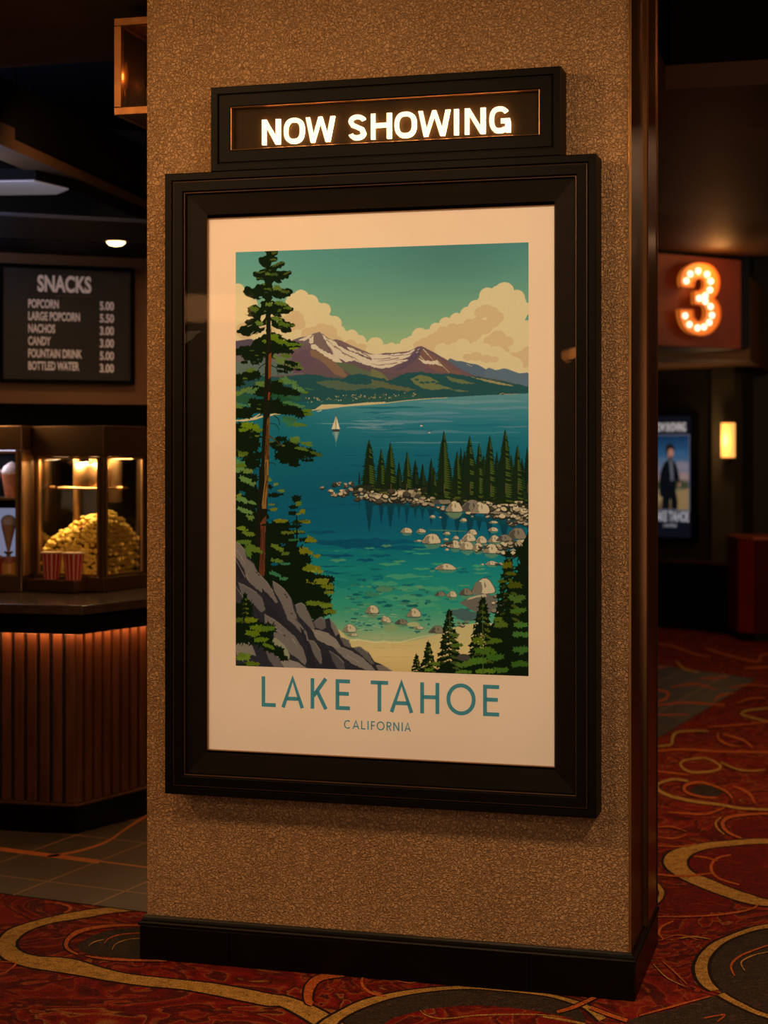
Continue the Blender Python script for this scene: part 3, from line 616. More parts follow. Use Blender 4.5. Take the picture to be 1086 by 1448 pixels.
# ---- the young pine and the undergrowth behind the big trunk ----
poly(rag(mp(cC, [(57,40),(150,60),(215,40),(215,200),(280,300),(290,420),(330,420),(400,400),(430,470),(470,520),(480,560),(560,700),(620,800),(690,900),(720,1010),(600,1060),(470,980),(400,880),(300,850),(220,760),(130,640),(57,560)]), 1.6, 3.5), DK)
for x, y, w, h in [(230,330,30,20),(340,300,18,26),(300,400,30,16),(90,20,50,30),(200,60,26,40),(380,560,40,12),(330,690,30,14),(440,600,26,14),(110,220,22,16)]:
    leafy(*cC((x, y)), w/4.67, h/4.67, (10, 72, 88), 0, 3)
def pads(c, sc, L, lobe=3.4):
    for a in L:
        x, y, rx, ry, col = a[:5]; q = c((x, y)); col = col if sum(col) < 90 else tuple(min(255, int(v*f)) for v, f in zip(col, (1.1, 1.2, 1.05))); k = (1.38 if c is cF else 1.22) if col is DK else (1.18 if c is cF else 1.08); rx *= k; ry *= k; leafy(q[0], q[1], rx/sc, ry/sc, col, a[5] if len(a) > 5 else 0, lobe)
G1, G2, G3, G4 = (84, 92, 26), (66, 80, 30), (78, 96, 56), (52, 66, 24)
# young pine (G coordinates)
pads(cG, 6.7875, [(630,380,28,40,DK),(600,450,40,26,DK),(590,515,45,26,DK),(640,600,70,26,DK2),(600,640,90,20,DK),(470,620,90,40,DK),(450,700,80,60,DK),(620,700,100,26,DK),(560,790,80,40,DK),(700,770,50,30,DK),(630,900,120,60,DK),(500,900,90,50,DK),(640,960,150,50,DK),(600,1060,180,60,DK),(640,1150,200,60,DK),(400,820,80,50,DK)])
OG = (92, 84, 18)
pads(cG, 6.7875, [(652,420,22,36,(70,80,26)),(690,500,24,26,OG),(650,520,34,12,OG),(720,600,46,24,OG),(700,590,60,14,(74,70,20)),(470,590,80,22,OG),(540,700,80,20,(74,78,26)),(650,690,90,16,(70,76,26)),(770,770,62,34,OG,.1),(600,770,70,14,(40,74,46)),(720,880,80,36,OG,.2),(830,920,36,22,OG),(800,1040,80,34,OG,.25),(780,1060,60,30,(112,112,40)),(830,1180,110,36,OG,.1),(900,1200,90,30,(104,96,24)),(440,850,70,36,(78,84,30),.3),(520,900,50,22,(66,74,28)),(440,970,70,26,(70,80,34),.2),(520,1000,60,18,(40,84,64)),(420,1100,70,26,(44,82,60),.3),(500,1140,46,22,(48,84,58)),(380,430,44,12,(84,84,30)),(400,480,46,22,(84,82,26)),(360,190,30,22,(78,88,34)),(425,235,30,18,(86,94,48)),(480,300,44,18,(78,88,40)),(410,340,60,24,DK),(360,260,30,24,DK),(480,330,26,12,DK)], 3.0)
line(mp(cG, [(630,540),(632,760)]), 1.6, 2.6, DK)
# lower right edge of the young pine (C coordinates)
pads(cC, 4.67, [(640,790,90,34,DK),(620,860,110,40,DK),(620,930,90,40,DK),(640,1000,80,40,DK)])
pads(cC, 4.67, [(650,800,60,22,(90,86,26)),(690,840,48,22,(84,82,20)),(700,880,40,16,(84,84,26)),(600,950,70,22,(76,82,24)),(680,960,50,22,(84,88,26)),(700,1005,48,22,(76,80,20)),(560,720,50,22,(86,84,18)),(630,740,36,18,(96,94,30))], 3.0)
# foliage on the far left below the crown
pads(cG, 6.7875, [(70,90,50,44,G3),(150,110,60,30,(84,92,44)),(130,190,70,36,G3,.3),(200,230,40,24,(74,88,56)),(90,380,70,40,G3,.2),(60,340,30,26,(84,88,36)),(190,410,44,24,G3,.3),(120,490,80,34,G3,.3),(170,550,50,24,(78,88,44),.3),(90,660,70,30,G1,.2),(150,710,70,34,(78,84,30),.2),(110,790,90,34,G2,.1),(200,850,90,36,(70,80,28),.3),(150,870,30,60,G2),(290,890,40,20,(70,78,28),.3)], 3.6)
# crown of the big pine, dark masses first (E then F coordinates)
poly(rag(mp(cE, [(355,65),(515,65),(505,110),(470,130),(510,155),(490,185),(440,195),(420,250),(480,215),(560,185),(590,205),(545,268),(500,270),(490,290),(560,290),(650,285),(665,310),(620,380),(540,385),(560,420),(520,430),(470,400),(450,420),(440,480),(560,480),(640,485),(680,510),(650,570),(560,590),(540,610),(450,590),(430,620),(560,640),(620,655),(690,710),(650,740),(600,765),(530,760),(560,800),(500,790),(440,760),(420,800),(380,980),(430,980),(430,800),(560,810),(620,850),(700,880),(700,900),(650,910),(665,960),(600,975),(520,930),(440,890),(430,950),(520,980),(600,1040),(700,1060),(795,1110),(700,1150),(620,1160),(560,1202),(20,1202),(60,1140),(110,1110),(180,1120),(240,1050),(330,1000),(380,985),(380,900),(330,950),(270,985),(200,1000),(170,1010),(120,1000),(40,960),(80,905),(180,880),(130,850),(160,820),(240,810),(180,790),(130,770),(180,760),(160,690),(240,660),(310,690),(310,640),(370,610),(350,590),(240,600),(170,570),(110,515),(150,450),(230,480),(290,430),(360,430),(350,390),(290,395),(235,350),(230,300),(290,300),(340,270),(380,250),(330,235),(300,200),(290,150),(340,135),(380,120)]), 1.3, 2.6), DK)
poly(mp(cE, [(300,565),(335,570),(325,590),(295,585)]), (84, 130, 120)); poly(mp(cE, [(440,560),(490,590),(550,605),(520,610),(450,585)]), (80, 128, 122))
poly(mp(cE, [(430,880),(470,920),(490,965),(440,940)]), C2); poly(mp(cE, [(290,900),(380,880),(380,905),(310,920)]), C2); poly(mp(cE, [(320,780),(375,765),(370,800),(330,850),(310,820)]), C1)
for q in [((200,990),(240,950)),((250,985),(290,955)),((160,900),(220,880)),((200,800),(220,785)),((360,800),(370,770))]: line(mp(cE, q), 1.0, .5, C2)
pads(cE, 7.757, [(470,90,36,22,(52,56,22)),(455,165,44,18,(56,62,26)),(500,220,66,18,(54,56,20),-.3),(560,200,24,14,(56,54,20)),(400,320,36,20,(70,76,30)),(300,305,50,14,(50,60,26)),(460,330,60,18,(46,60,26)),(610,315,44,16,(60,58,22),-.3),(500,480,60,34,(70,78,32)),(390,485,50,12,(64,68,24)),(590,520,60,20,(54,58,22)),(410,655,46,28,(72,84,34)),(540,650,90,28,(68,78,28),.2),(620,700,60,22,(62,70,20)),(240,705,70,30,(62,72,24),.2),(300,860,46,30,(72,84,32)),(400,850,26,30,(62,72,30)),(500,820,70,26,(70,80,28),.2),(580,880,80,28,(60,72,22),.2),(680,890,30,14,(60,70,20)),(450,1020,80,40,(74,84,16)),(560,1070,90,34,(72,82,18),.15),(680,1100,80,34,(68,80,20)),(760,1105,36,14,(74,84,24)),(380,1060,50,22,(72,82,16))], 3.0)
for q in [(445,640),(500,845),(425,1080),(575,1050)]: ell(*cE(q), .9, .8, (150, 150, 100))
# F block
pads(cF, 7.757, [(330,60,120,60,DK),(90,330,70,40,DK),(260,160,60,26,DK),(450,480,150,60,DK,.1),(300,470,70,60,DK),(560,560,120,40,(26,58,40),.2),(700,560,90,30,(30,64,48),.2),(120,570,110,50,(30,60,44)),(60,700,60,40,DK),(420,640,180,70,DK),(300,620,120,60,DK),(600,700,170,50,DK,.1),(70,960,70,110,DK),(180,980,120,60,DK),(120,1150,110,60,DK),(470,1060,60,30,DK),(620,1130,130,60,DK,.15),(760,1170,120,46,DK,.2)], 3.0)
pads(cF, 7.757, [(200,40,180,50,DK),(120,80,90,26,DK),(230,110,110,40,DK),(130,170,40,18,DK),(560,30,110,34,DK,.2),(690,20,60,14,(84,92,22))], 3.2)
pads(cF, 7.757, [(560,150,110,44,(78,88,48),.4),(600,100,60,26,(66,76,28),.3),(680,190,90,40,(66,78,24),.2),(660,180,70,26,DK,.2),(600,230,90,26,DK,.15),(770,235,36,16,(70,82,22)),(560,270,60,16,DK,.2),(740,250,36,12,DK),(210,270,70,40,(66,78,30)),(200,310,90,46,DK),(110,350,90,30,DK,-.2),(60,400,60,26,DK),(120,480,110,26,(76,86,42),-.3),(80,510,60,20,(72,84,40),-.3),(220,480,70,30,(66,84,56),-.2),(190,540,70,16,(26,60,56)),(320,405,70,30,(70,86,46)),(370,410,40,18,(66,76,28)),(620,380,110,44,(66,88,54),.35),(740,460,80,30,(70,92,62),.3),(520,380,60,28,(64,78,30)),(480,420,80,36,DK),(600,470,100,30,DK,.2),(690,510,80,34,DK,.1),(810,500,46,18,(66,80,28)),(860,465,60,5,(60,90,60),.2),(320,500,50,40,DK),(300,560,40,20,(14,60,64))], 3.2)
pads(cF, 7.757, [(60,640,44,40,(66,84,40)),(110,640,50,26,(50,84,66),.4),(220,640,50,20,(70,92,66)),(330,640,120,46,DK),(180,700,120,40,DK),(100,750,90,40,DK),(520,650,120,50,DK),(640,690,140,46,DK),(760,740,80,34,DK),(640,620,100,24,(54,84,50),.2),(760,650,60,22,(60,90,60),.2),(840,700,60,28,(70,84,22)),(850,740,50,20,(66,80,20)),(540,720,110,26,DK),(330,700,110,30,DK),(640,790,80,30,(40,74,54),.2),(720,850,90,34,(64,84,40),.15),(800,860,44,16,(66,80,30)),(640,840,40,40,(40,80,62)),(590,810,30,24,(44,82,60))], 3.2)
line(mp(cF, [(20,806),(120,812),(260,790),(340,760)]), 1.5, 2.6, (182, 162, 116)); line(mp(cF, [(425,745),(480,735),(520,745)]), 2, 1, (182, 166, 122)); line(mp(cF, [(200,800),(250,770),(310,735)]), 2, 1.4, (178, 160, 120))
pads(cF, 7.757, [(120,960,120,90,DK),(80,860,70,40,DK),(160,1060,130,80,DK),(60,1110,60,60,DK),(230,1200,90,60,DK),(200,1280,100,50,DK),(190,870,100,50,(80,92,16)),(120,910,60,24,(76,88,18)),(290,915,60,26,(74,84,16),.1),(110,1170,60,30,(64,72,20)),(70,1270,60,40,(60,90,60)),(80,1300,70,26,(70,80,26)),(90,1200,34,24,(70,78,30))], 3.2)
pads(cF, 7.757, [(550,1020,50,36,DK),(660,1080,90,50,DK,.2),(800,1150,130,46,DK,.2),(900,1190,70,30,DK),(590,1190,100,60,DK),(660,1250,90,40,DK),(480,1080,40,40,DK),(700,1020,70,34,(72,86,36)),(720,1000,40,16,(80,92,50)),(830,1060,60,26,(70,84,34)),(870,1085,34,14,(70,84,30)),(780,1120,90,20,(66,78,30),.2),(930,1170,70,16,(60,68,24),.25),(980,1195,40,14,(56,62,24))], 3.0)
pads(cG, 6.7875, [(200,20,70,30,DK),(560,10,110,40,DK),(610,50,60,22,DK),(740,5,70,14,DK),(100,270,90,40,DK),(190,300,60,40,DK),(80,600,50,24,DK),(190,640,60,40,DK)], 3.0)
for q, w in [([(365,180),(300,230),(285,290)],1.2),([(430,200),(500,240),(515,330)],1.4),([(360,290),(320,320),(290,360)],1),([(420,90),(460,120),(490,140)],1.4),([(420,840),(480,850),(520,900),(515,980)],.9),([(460,750),(520,800),(530,880)],1.4),([(410,1080),(460,1110),(490,1150)],1.2),([(410,1275),(470,1280),(485,1319)],1)]: line(smooth(mp(cF, q), 3, False), w, w*.5, DK)
for _ in range(70):
    y = rng.uniform(380, 700); w_ = 14+min(60, (y-350)*.16); x = 381+rng.uniform(-w_, w_)*.9
    if x < 335: continue
    X, Y = int((x-AX0)*S), int((y-AY0)*S)
    if cv[Y, X].sum() < .30 and cv[min(CH-1, Y+6), X].sum() < .30: leafy(x, y, rng.uniform(2.2, 5), rng.uniform(.9, 1.7), rng.choice([(50, 68, 22), (66, 84, 26), (40, 58, 30), (80, 94, 34)]), rng.uniform(-.2, .2), 2.4)
# trunk
TK = mp(cE, [(383,780),(382,1000),(372,1202)])+mp(cF, [(368,150),(360,400),(350,600),(342,800),(330,1000),(318,1319)])+mp(cG, [(262,60),(250,300),(235,500),(220,700),(218,780),(270,860),(258,1080),(300,1130),(312,1110),(320,880),(328,640),(335,480),(348,260),(355,0)])+mp(cF, [(410,1319),(414,900),(422,600),(430,300),(438,60)])+mp(cE, [(432,1202),(428,1000),(430,780)])
poly(TK, (20, 20, 10))
poly(mp(cF, [(405,80),(438,60),(432,330),(402,360),(400,200)]), (112, 54, 16)); poly(mp(cF, [(400,500),(424,500),(412,580),(396,590)]), (112, 50, 14))
poly(mp(cF, [(385,800),(416,760),(414,1000),(408,1319),(360,1319),(364,1150),(375,1000)]), (98, 60, 24))
for q in [((395,860),(385,1000),(372,1160)),((405,1000),(395,1150),(382,1319)),((410,1190),(398,1260)),((380,1080),(370,1200))]: line(mp(cF, q), 1.2, .4, (26, 18, 8))
line(smooth(mp(cF, [(405,975),(450,1000),(520,1060),(590,1115)]), 3, False), 2.4, .8, (70, 44, 14))
poly(mp(cG, [(318,0),(354,0),(352,150),(346,280),(330,400),(330,470),(290,470),(286,430),(300,320),(316,200)]), (124, 88, 40))
for q in [((330,20),(326,120),(330,200)),((335,200),(318,300),(310,430)),((345,150),(338,300))]: line(mp(cG, q), 1.4, .5, (52, 32, 12))
poly(mp(cG, [(305,560),(330,540),(325,640),(320,900),(312,1115),(295,1125),(258,1080),(270,900),(276,700),(270,610)]), (96, 48, 28))
for q in [((285,660),(280,860),(272,1080)),((305,640),(300,900),(296,1120)),((320,700),(312,1000)),((292,900),(285,1080))]: line(mp(cG, q), 1.3, .6, (50, 24, 14))
poly(mp(cG, [(270,640),(300,615),(400,625),(410,632),(310,635)]), DK); poly(mp(cG, [(330,478),(370,480),(372,492),(330,492)]), DK); line(mp(cG, [(195,190),(230,165),(265,158)]), 1, 1.6, DK); line(mp(cG, [(150,390),(200,340),(250,320)]), 1, 2, DK)
pads(cG, 6.7875, [(230,870,80,26,(72,80,26),.25)], 3.2)
# ---- rocks, lower left (C coordinates) ----
RK, RL, RS = (100, 90, 82), (134, 120, 104), (38, 36, 40)
poly(mp(cC, [(50,530),(90,560),(130,600),(140,635),(190,680),(215,735),(280,805),(310,850),(318,800),(340,815),(380,850),(430,890),(465,960),(500,940),(530,955),(560,1000),(590,1060),(640,1035),(670,1055),(700,1045),(740,1090),(765,1140),(780,1180),(830,1190),(850,1240),(900,1232),(960,1268),(1000,1330),(1060,1355),(1125,1395),(1100,1420),(50,1420)]), RS)
def facet(pts, col, hi=True):
    q = mp(cC, pts); poly(rag(q, .45, 3), col)
    if hi: line([q[0], q[1], q[2]], .5, .9, RL)
RM = (84, 76, 72)
for pts, col in [
 ([(57,536),(95,562),(130,602),(138,650),(190,690),(215,745),(245,790),(245,880),(200,850),(140,790),(120,720),(80,660),(57,640)], RK),
 ([(215,745),(280,812),(320,870),(355,940),(340,950),(290,900),(245,850)], RK),
 ([(57,650),(80,690),(130,780),(100,790),(57,760)], (32,30,34)),
 ([(80,810),(160,850),(210,880),(250,920),(270,990),(240,1010),(190,960),(150,930),(110,900)], (88,80,76)),
 ([(57,830),(110,900),(130,1000),(57,1050)], (52,48,50)),
 ([(316,800),(350,820),(400,860),(440,910),(470,1010),(500,1080),(550,1140),(560,1200),(540,1190),(500,1130),(450,1080),(420,1060),(400,1000),(360,920),(325,860)], RK),
 ([(470,960),(510,945),(540,965),(570,1030),(605,1110),(590,1130),(560,1100),(520,1060),(480,1010)], (96,88,80)),
 ([(595,1075),(640,1040),(670,1060),(680,1110),(650,1125),(610,1110)], (86,78,74)),
 ([(705,1050),(740,1095),(765,1150),(745,1165),(715,1110)], (104,94,84)),
 ([(260,1020),(330,1060),(400,1110),(470,1170),(520,1240),(550,1330),(540,1360),(480,1310),(420,1270),(350,1200),(300,1130),(260,1080)], RK),
 ([(580,1120),(640,1130),(700,1150),(750,1190),(780,1240),(740,1240),(680,1220),(620,1190)], (120,108,96)),
 ([(730,1240),(790,1240),(860,1270),(930,1310),(990,1370),(1010,1395),(940,1385),(860,1350),(790,1300)], (108,98,88)),
 ([(560,1190),(600,1200),(640,1260),(660,1340),(640,1350),(600,1290)], (92,84,78)),
 ([(700,1260),(760,1300),(800,1340),(810,1390),(760,1380),(720,1320)], (70,64,64)),
 ([(860,1240),(910,1235),(960,1275),(1000,1345),(980,1350),(920,1290)], (80,74,68)),
 ([(770,1170),(810,1180),(845,1220),(840,1245),(800,1225)], (84,78,70)),
 ([(280,1180),(340,1180),(400,1230),(435,1290),(430,1320),(380,1290),(330,1240)], (124,120,92)),
 ([(260,1240),(310,1260),(370,1320),(400,1372),(330,1372),(290,1320)], (84,76,72)),
 ([(370,1335),(420,1320),(500,1345),(560,1385),(400,1380)], (122,110,98)),
 ([(57,1240),(90,1210),(150,1200),(180,1230),(205,1300),(160,1290),(110,1290),(70,1300)], (112,102,88)),
 ([(1010,1355),(1060,1358),(1125,1398),(1030,1400)], (96,86,72))]: facet(pts, col)
for pts in [[(240,850),(300,905),(350,960),(330,960),(280,920)],[(245,890),(290,950),(340,1000),(400,1080),(460,1140),(400,1110),(330,1050),(270,1010)],[(500,1100),(545,1160),(555,1230),(520,1180)],[(600,1200),(640,1230),(665,1250),(640,1240)],[(180,960),(220,1010),(260,1060),(230,1050)],[(560,1215),(590,1290),(610,1372),(560,1372),(545,1300)],[(660,1260),(700,1290),(740,1380),(660,1380),(650,1330)]]: poly(rag(mp(cC, pts), .5, 3), (34, 32, 36))
for x, y in [(200,740),(215,755),(395,885),(405,900),(390,1155),(470,1050),(480,1060),(440,1010),(520,1120),(300,840)]: poly(rag(mp(cC, [(x,y),(x+14,y+4),(x+16,y+14),(x+4,y+10)]), .3, 2), (50, 46, 46))
for a, b in [((100,640),(130,690)),((130,760),(160,800)),((70,600),(110,640)),((450,1180),(490,1240)),((330,1100),(380,1150)),((820,1290),(900,1340)),((600,1140),(680,1170))]: line(mp(cC, [a, b]), .8, .3, (146, 132, 116))
# small fir over the rocks
def fir(c, sc, x, y0, y1, w, dk=DK, li=(66, 78, 22), step=26):
    n = max(4, int((y1-y0)/step))
    for i in range(n+1):
        t = i/n; q = c((x, y0+(y1-y0)*t)); ww = w*(t**.8)+5
        for s in (-1, 1): leafy(q[0]+s*ww*.45/sc, q[1], ww*.62/sc, step*.75/sc, dk, s*.3, 2.6)
    poly([c((x, y0-30)), c((x+9, y0+16)), c((x-9, y0+16))], dk)
    for i in range(1, n+1):
        t = i/n; q = c((x, y0+(y1-y0)*t)); ww = w*(t**.8)+4
        leafy(q[0]+ww*rng.uniform(.2, .55)/sc, q[1]-step*.2/sc, ww*.34/sc, step*.36/sc, li, .3, 2.4)
        if rng.random() < .7: leafy(q[0]-ww*rng.uniform(.2, .5)/sc, q[1]-step*.15/sc, ww*.24/sc, step*.28/sc, tuple(int(v*.75) for v in li), -.3, 2.4)
pads(cC, 4.67, [(110,1010,60,70,DK),(120,1110,70,70,DK),(100,1190,50,40,DK),(200,1120,90,60,DK),(270,1120,60,50,DK),(240,1190,80,44,DK),(320,1250,70,40,DK,.4),(380,1300,46,24,DK,.4)], 3)
fir(cC, 4.67, 128, 900, 1080, 60, DK, (78, 82, 20))
pads(cC, 4.67, [(170,1060,50,24,(84,86,16)),(220,1110,60,28,(74,84,18)),(280,1120,50,30,(66,78,22)),(180,1150,50,24,(76,82,14)),(240,1190,60,22,(72,82,16)),(290,1230,50,20,(70,80,20),.4),(90,1060,26,20,(56,66,20)),(120,1310,50,36,(84,92,30)),(180,1350,60,20,(70,76,18)),(110,1360,40,14,DK2),(110,1290,26,22,(74,84,26))], 2.6)
# ---- firs, lower right (D coordinates) ----
poly(rag(mp(cD, [(1025,420),(1018,430),(990,520),(950,640),(960,720),(900,800),(860,900),(860,1000),(800,1060),(760,1100),(700,1200),(640,1300),(520,1330),(430,1400),(430,1440),(1025,1440)]), 1.6, 3.5), DK)
pads(cD, 4.67, [(1000,600,50,60,DK),(1000,700,60,50,DK),(980,780,60,40,DK)])
fir(cD, 4.67, 885, 625, 1060, 95, DK, (58, 66, 16), 40)
pads(cD, 4.67, [(880,690,26,30,(76,66,10)),(905,750,40,16,(60,60,12)),(850,800,40,14,(52,60,16)),(930,820,46,30,(56,56,10)),(940,910,60,30,(56,72,30)),(950,990,56,26,(54,72,24)),(960,1080,50,24,(56,80,34)),(960,1150,60,26,(52,78,36)),(970,1250,56,30,(46,70,30)),(960,1340,60,26,(44,66,20)),(840,1080,50,28,(62,72,22)),(820,1050,30,20,(66,76,20))], 3.2)
fir(cD, 4.67, 722, 930, 1330, 110, DK, (64, 72, 18), 38); fir(cD, 4.67, 508, 1010, 1380, 92, DK, (58, 66, 24), 34)
fir(cD, 4.67, 373, 1215, 1400, 58, DK, (66, 76, 24), 26); fir(cD, 4.67, 296, 1300, 1400, 36, DK, (70, 76, 30), 20)
pads(cD, 4.67, [(700,1190,40,34,(70,76,18)),(800,1190,50,24,(60,72,18)),(740,1260,80,30,(54,74,20)),(690,1320,80,26,(58,80,26)),(800,1300,60,26,(48,70,22)),(740,1390,90,20,(70,86,22)),(600,1345,70,24,(62,76,26)),(600,1395,60,16,(60,80,26)),(840,1380,60,24,(52,74,24)),(420,1340,30,20,(70,78,26)),(545,1150,34,16,(60,68,28)),(560,1220,40,20,(60,70,24)),(380,1380,34,14,(70,82,24))], 3.0)
ell(*cD((600, 1300)), 9, 5, (60, 56, 50)); line(mp(cD, [(722,940),(726,1410)]), .8, 1.6, (66, 80, 30)); line(mp(cD, [(508,1000),(512,1200)]), .6, 1.2, (60, 72, 24))
for _ in range(26): ell(*cD((rng.uniform(640, 740), rng.uniform(1090, 1240))), .8, .6, (196, 168, 110), 1, 7)
# fine print grain
_g = np.random.default_rng(3); cv *= (1+_g.normal(0, .018, (CH, CW, 1))).astype(np.float32)
np.clip(cv, 0, 1, out=cv)
# ------------------------------------------------------------------ camera
cam = bpy.data.cameras.new('camera'); cam.sensor_fit = 'HORIZONTAL'; cam.sensor_width = 36.0; cam.lens = F/1086*36
cam.shift_y = -(724-HY)/1086; cam.dof.use_dof = True; cam.dof.focus_distance = 5.05; cam.dof.aperture_fstop = 4.2
co = bpy.data.objects.new('camera', cam); COL.objects.link(co); co.location = (0, 0, H); co.rotation_euler = (R(90), 0, 0)
scene.camera = co
scene.view_settings.view_transform = 'Standard'; scene.view_settings.look = 'None'; scene.view_settings.exposure = 0
w = bpy.data.worlds.new('World'); scene.world = w; w.use_nodes = True
w.node_tree.nodes['Background'].inputs[0].default_value = (.9, .6, .4, 1); w.node_tree.nodes['Background'].inputs[1].default_value = .010
scene.cycles.use_denoising = True; scene.cycles.max_bounces = 8; scene.cycles.sample_clamp_indirect = 4.0

# ------------------------------------------------------------------ the pillar
PW, PD = 1.525, .57
P = Fr(.719-math.cos(R(15.5))*PW, 4.932+math.sin(R(15.5))*PW, -15.5)
mb = MB(); mb.box(0, PW, 0, PD, 0, 3.1)
struct(mb.build('wall_pillar', M['wall'], loc=(*P.w(0, 0), 0), rot=P.ang), 'tan embossed wallcovering on the wide square pillar')
# dark bronze cladding of its right-hand side: recessed panel, then a proud casing, with a thin metal corner bead
mb = MB(); mb.box(PW, PW+.004, .006, .30, .13, 3.1)
struct(mb.build('trim_1', M['bronze'], loc=(*P.w(0, 0), 0), rot=P.ang, bevel=.001), 'dark bronze panel on the right side of the pillar')
mb = MB(); mb.box(PW, PW+.016, .30, PD+.016, .13, 3.1); mb.box(PW+.016, PW+.019, .305, .315, .13, 3.1); mb.box(PW+.016, PW+.019, PD-.002, PD+.008, .13, 3.1)
struct(mb.build('trim_2', M['bronze2'], loc=(*P.w(0, 0), 0), rot=P.ang, bevel=.0015), 'bronze casing on the rear edge of the pillar side')
mb = MB(); mb.box(PW-.003, PW+.005, -.003, .006, .137, 3.1)
struct(mb.build('trim_3', M['bevel'], loc=(*P.w(0, 0), 0), rot=P.ang, bevel=.001), 'thin metal bead on the front corner of the pillar')
# skirting: straight tiles with a moulded cap, joints where the photograph shows them
mb = MB(); e = .018
xs = [-e] + [P.px(323, 1375, e)[0], P.px(748, 1385, e)[0]] + [PW+e]
for a, b in zip(xs, xs[1:]): mb.box(a+.0008, b-.0008, -e, -.0005, 0, .106)
for x0, x1, s_ in ((PW+.0005, PW+e, 1), (-e, -.0005, -1)): mb.box(x0, x1, -.0005 if s_ > 0 else 0, PD+e, 0, .106)
struct(mb.build('baseboard_pillar', M['base'], loc=(*P.w(0, 0), 0), rot=P.ang, bevel=.0012), 'black tiled skirting round the foot of the pillar')
mb = MB()
cap = [(0, .106), (e, .106), (e+.004, .108), (e+.004, .116), (e+.001, .120), (e-.006, .124), (e-.008, .131), (e-.012, .137), (0, .137)]
def ring(o): return [(-o, -o), (PW+o, -o), (PW+o, PD+o), (-o, PD+o)]
for (o0, z0), (o1, z1) in zip(cap, cap[1:]):
    a, b = ring(o0), ring(o1)
    for k in range(4):
        j = (k+1) % 4; mb.q((*a[k], z0), (*a[j], z0), (*b[j], z1), (*b[k], z1))
struct(mb.build('trim_4', M['base'], loc=(*P.w(0, 0), 0), rot=P.ang), 'moulded black cap along the top of the pillar skirting')

# ------------------------------------------------------------------ poster display case
fx0, fx1, fz0, fz1 = .1067, 1.4427, .5467, 2.4607
case = thing('poster_display_case', 'large black wall-mounted poster display case with stepped frame on the tan pillar', 'display case', P, (0, 0, 0))
mb = MB()
mb.frame(fx0, fx1, fz0, fz1, [(0, .002), (0, .108), (.002, .110), (.021, .110), (.0225, .1085), (.023, .101), (.0265, .101), (.027, .1065), (.0285, .108), (.055, .108), (.057, .1065), (.0585, .098), (.0635, .096), (.0645, .085), (.066, .06)])
mb.build('frame', M['black'], case)
mb = MB(); mb.frame(fx0, fx1, fz0, fz1, [(.064, .086), (.126, .0745), (.1275, .0735), (.128, .064)])
mb.build('mount', M['mat'], case)
px0, px1, pz0, pz1 = .2355, 1.3165, .6835, 2.3205
mb = MB(); mb.frame(px0-.003, px1+.003, pz0-.003, pz1+.003, [(0, .0752), (.0012, .0765), (.0026, .0735), (.003, .066)])
mb.build('inner_bead', M['bevel'], case)
mb = MB(); mb.frame(fx0, fx1, fz0, fz1, [(.0585, .0975), (.0592, .0988), (.0612, .0985), (.062, .096)]); mb.frame(fx0, fx1, fz0, fz1, [(.0262, .100), (.0266, .1078), (.0280, .1084), (.0285, .1075)])
mb.build('edge_highlight', mat('bronze_highlight', (86, 58, 38), .35, .5), case)  # bronze lines paint the highlights along the frame's inner edges
mb = MB(); mb.box(fx0+.01, fx1-.01, -.055, -.002, fz0+.01, fz1-.01)
mb.build('back_box', M['ceilblack'], case)
mb = MB(); mb.q((fx0+.06, -.0975, fz0+.06), (fx1-.06, -.0975, fz0+.06), (fx1-.06, -.0975, fz1-.06), (fx0+.06, -.0975, fz1-.06))
mb.build('glass_pane', glass_mat('case_glass', refl=.5, rough=.03), case)

# ------------------------------------------------------------------ the printed poster
def paper_mat():
    m, nt, b = new_mat('poster_paper')
    n = noise(nt, 3, 2); r = ramp_node(nt, n.outputs['Fac'], [(.3, lin((214, 199, 176))), (.7, lin((221, 207, 186)))])
    nt.links.new(r.outputs[0], b.inputs['Base Color']); b.inputs['Roughness'].default_value = .6
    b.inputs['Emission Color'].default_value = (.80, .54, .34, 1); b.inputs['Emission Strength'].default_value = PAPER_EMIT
    return m
def print_mat(name, emit):
    m, nt, b = new_mat(name)
    at_ = N(nt, 'ShaderNodeVertexColor'); at_.layer_name = 'ink'
    nt.links.new(at_.outputs['Color'], b.inputs['Base Color'])
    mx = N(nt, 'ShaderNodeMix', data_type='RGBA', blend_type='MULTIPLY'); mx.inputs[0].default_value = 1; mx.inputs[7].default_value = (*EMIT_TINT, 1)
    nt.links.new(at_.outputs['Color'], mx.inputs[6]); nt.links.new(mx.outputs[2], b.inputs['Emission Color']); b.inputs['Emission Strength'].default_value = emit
    b.inputs['Roughness'].default_value = .6; b.inputs['Specular IOR Level'].default_value = .04
    return m
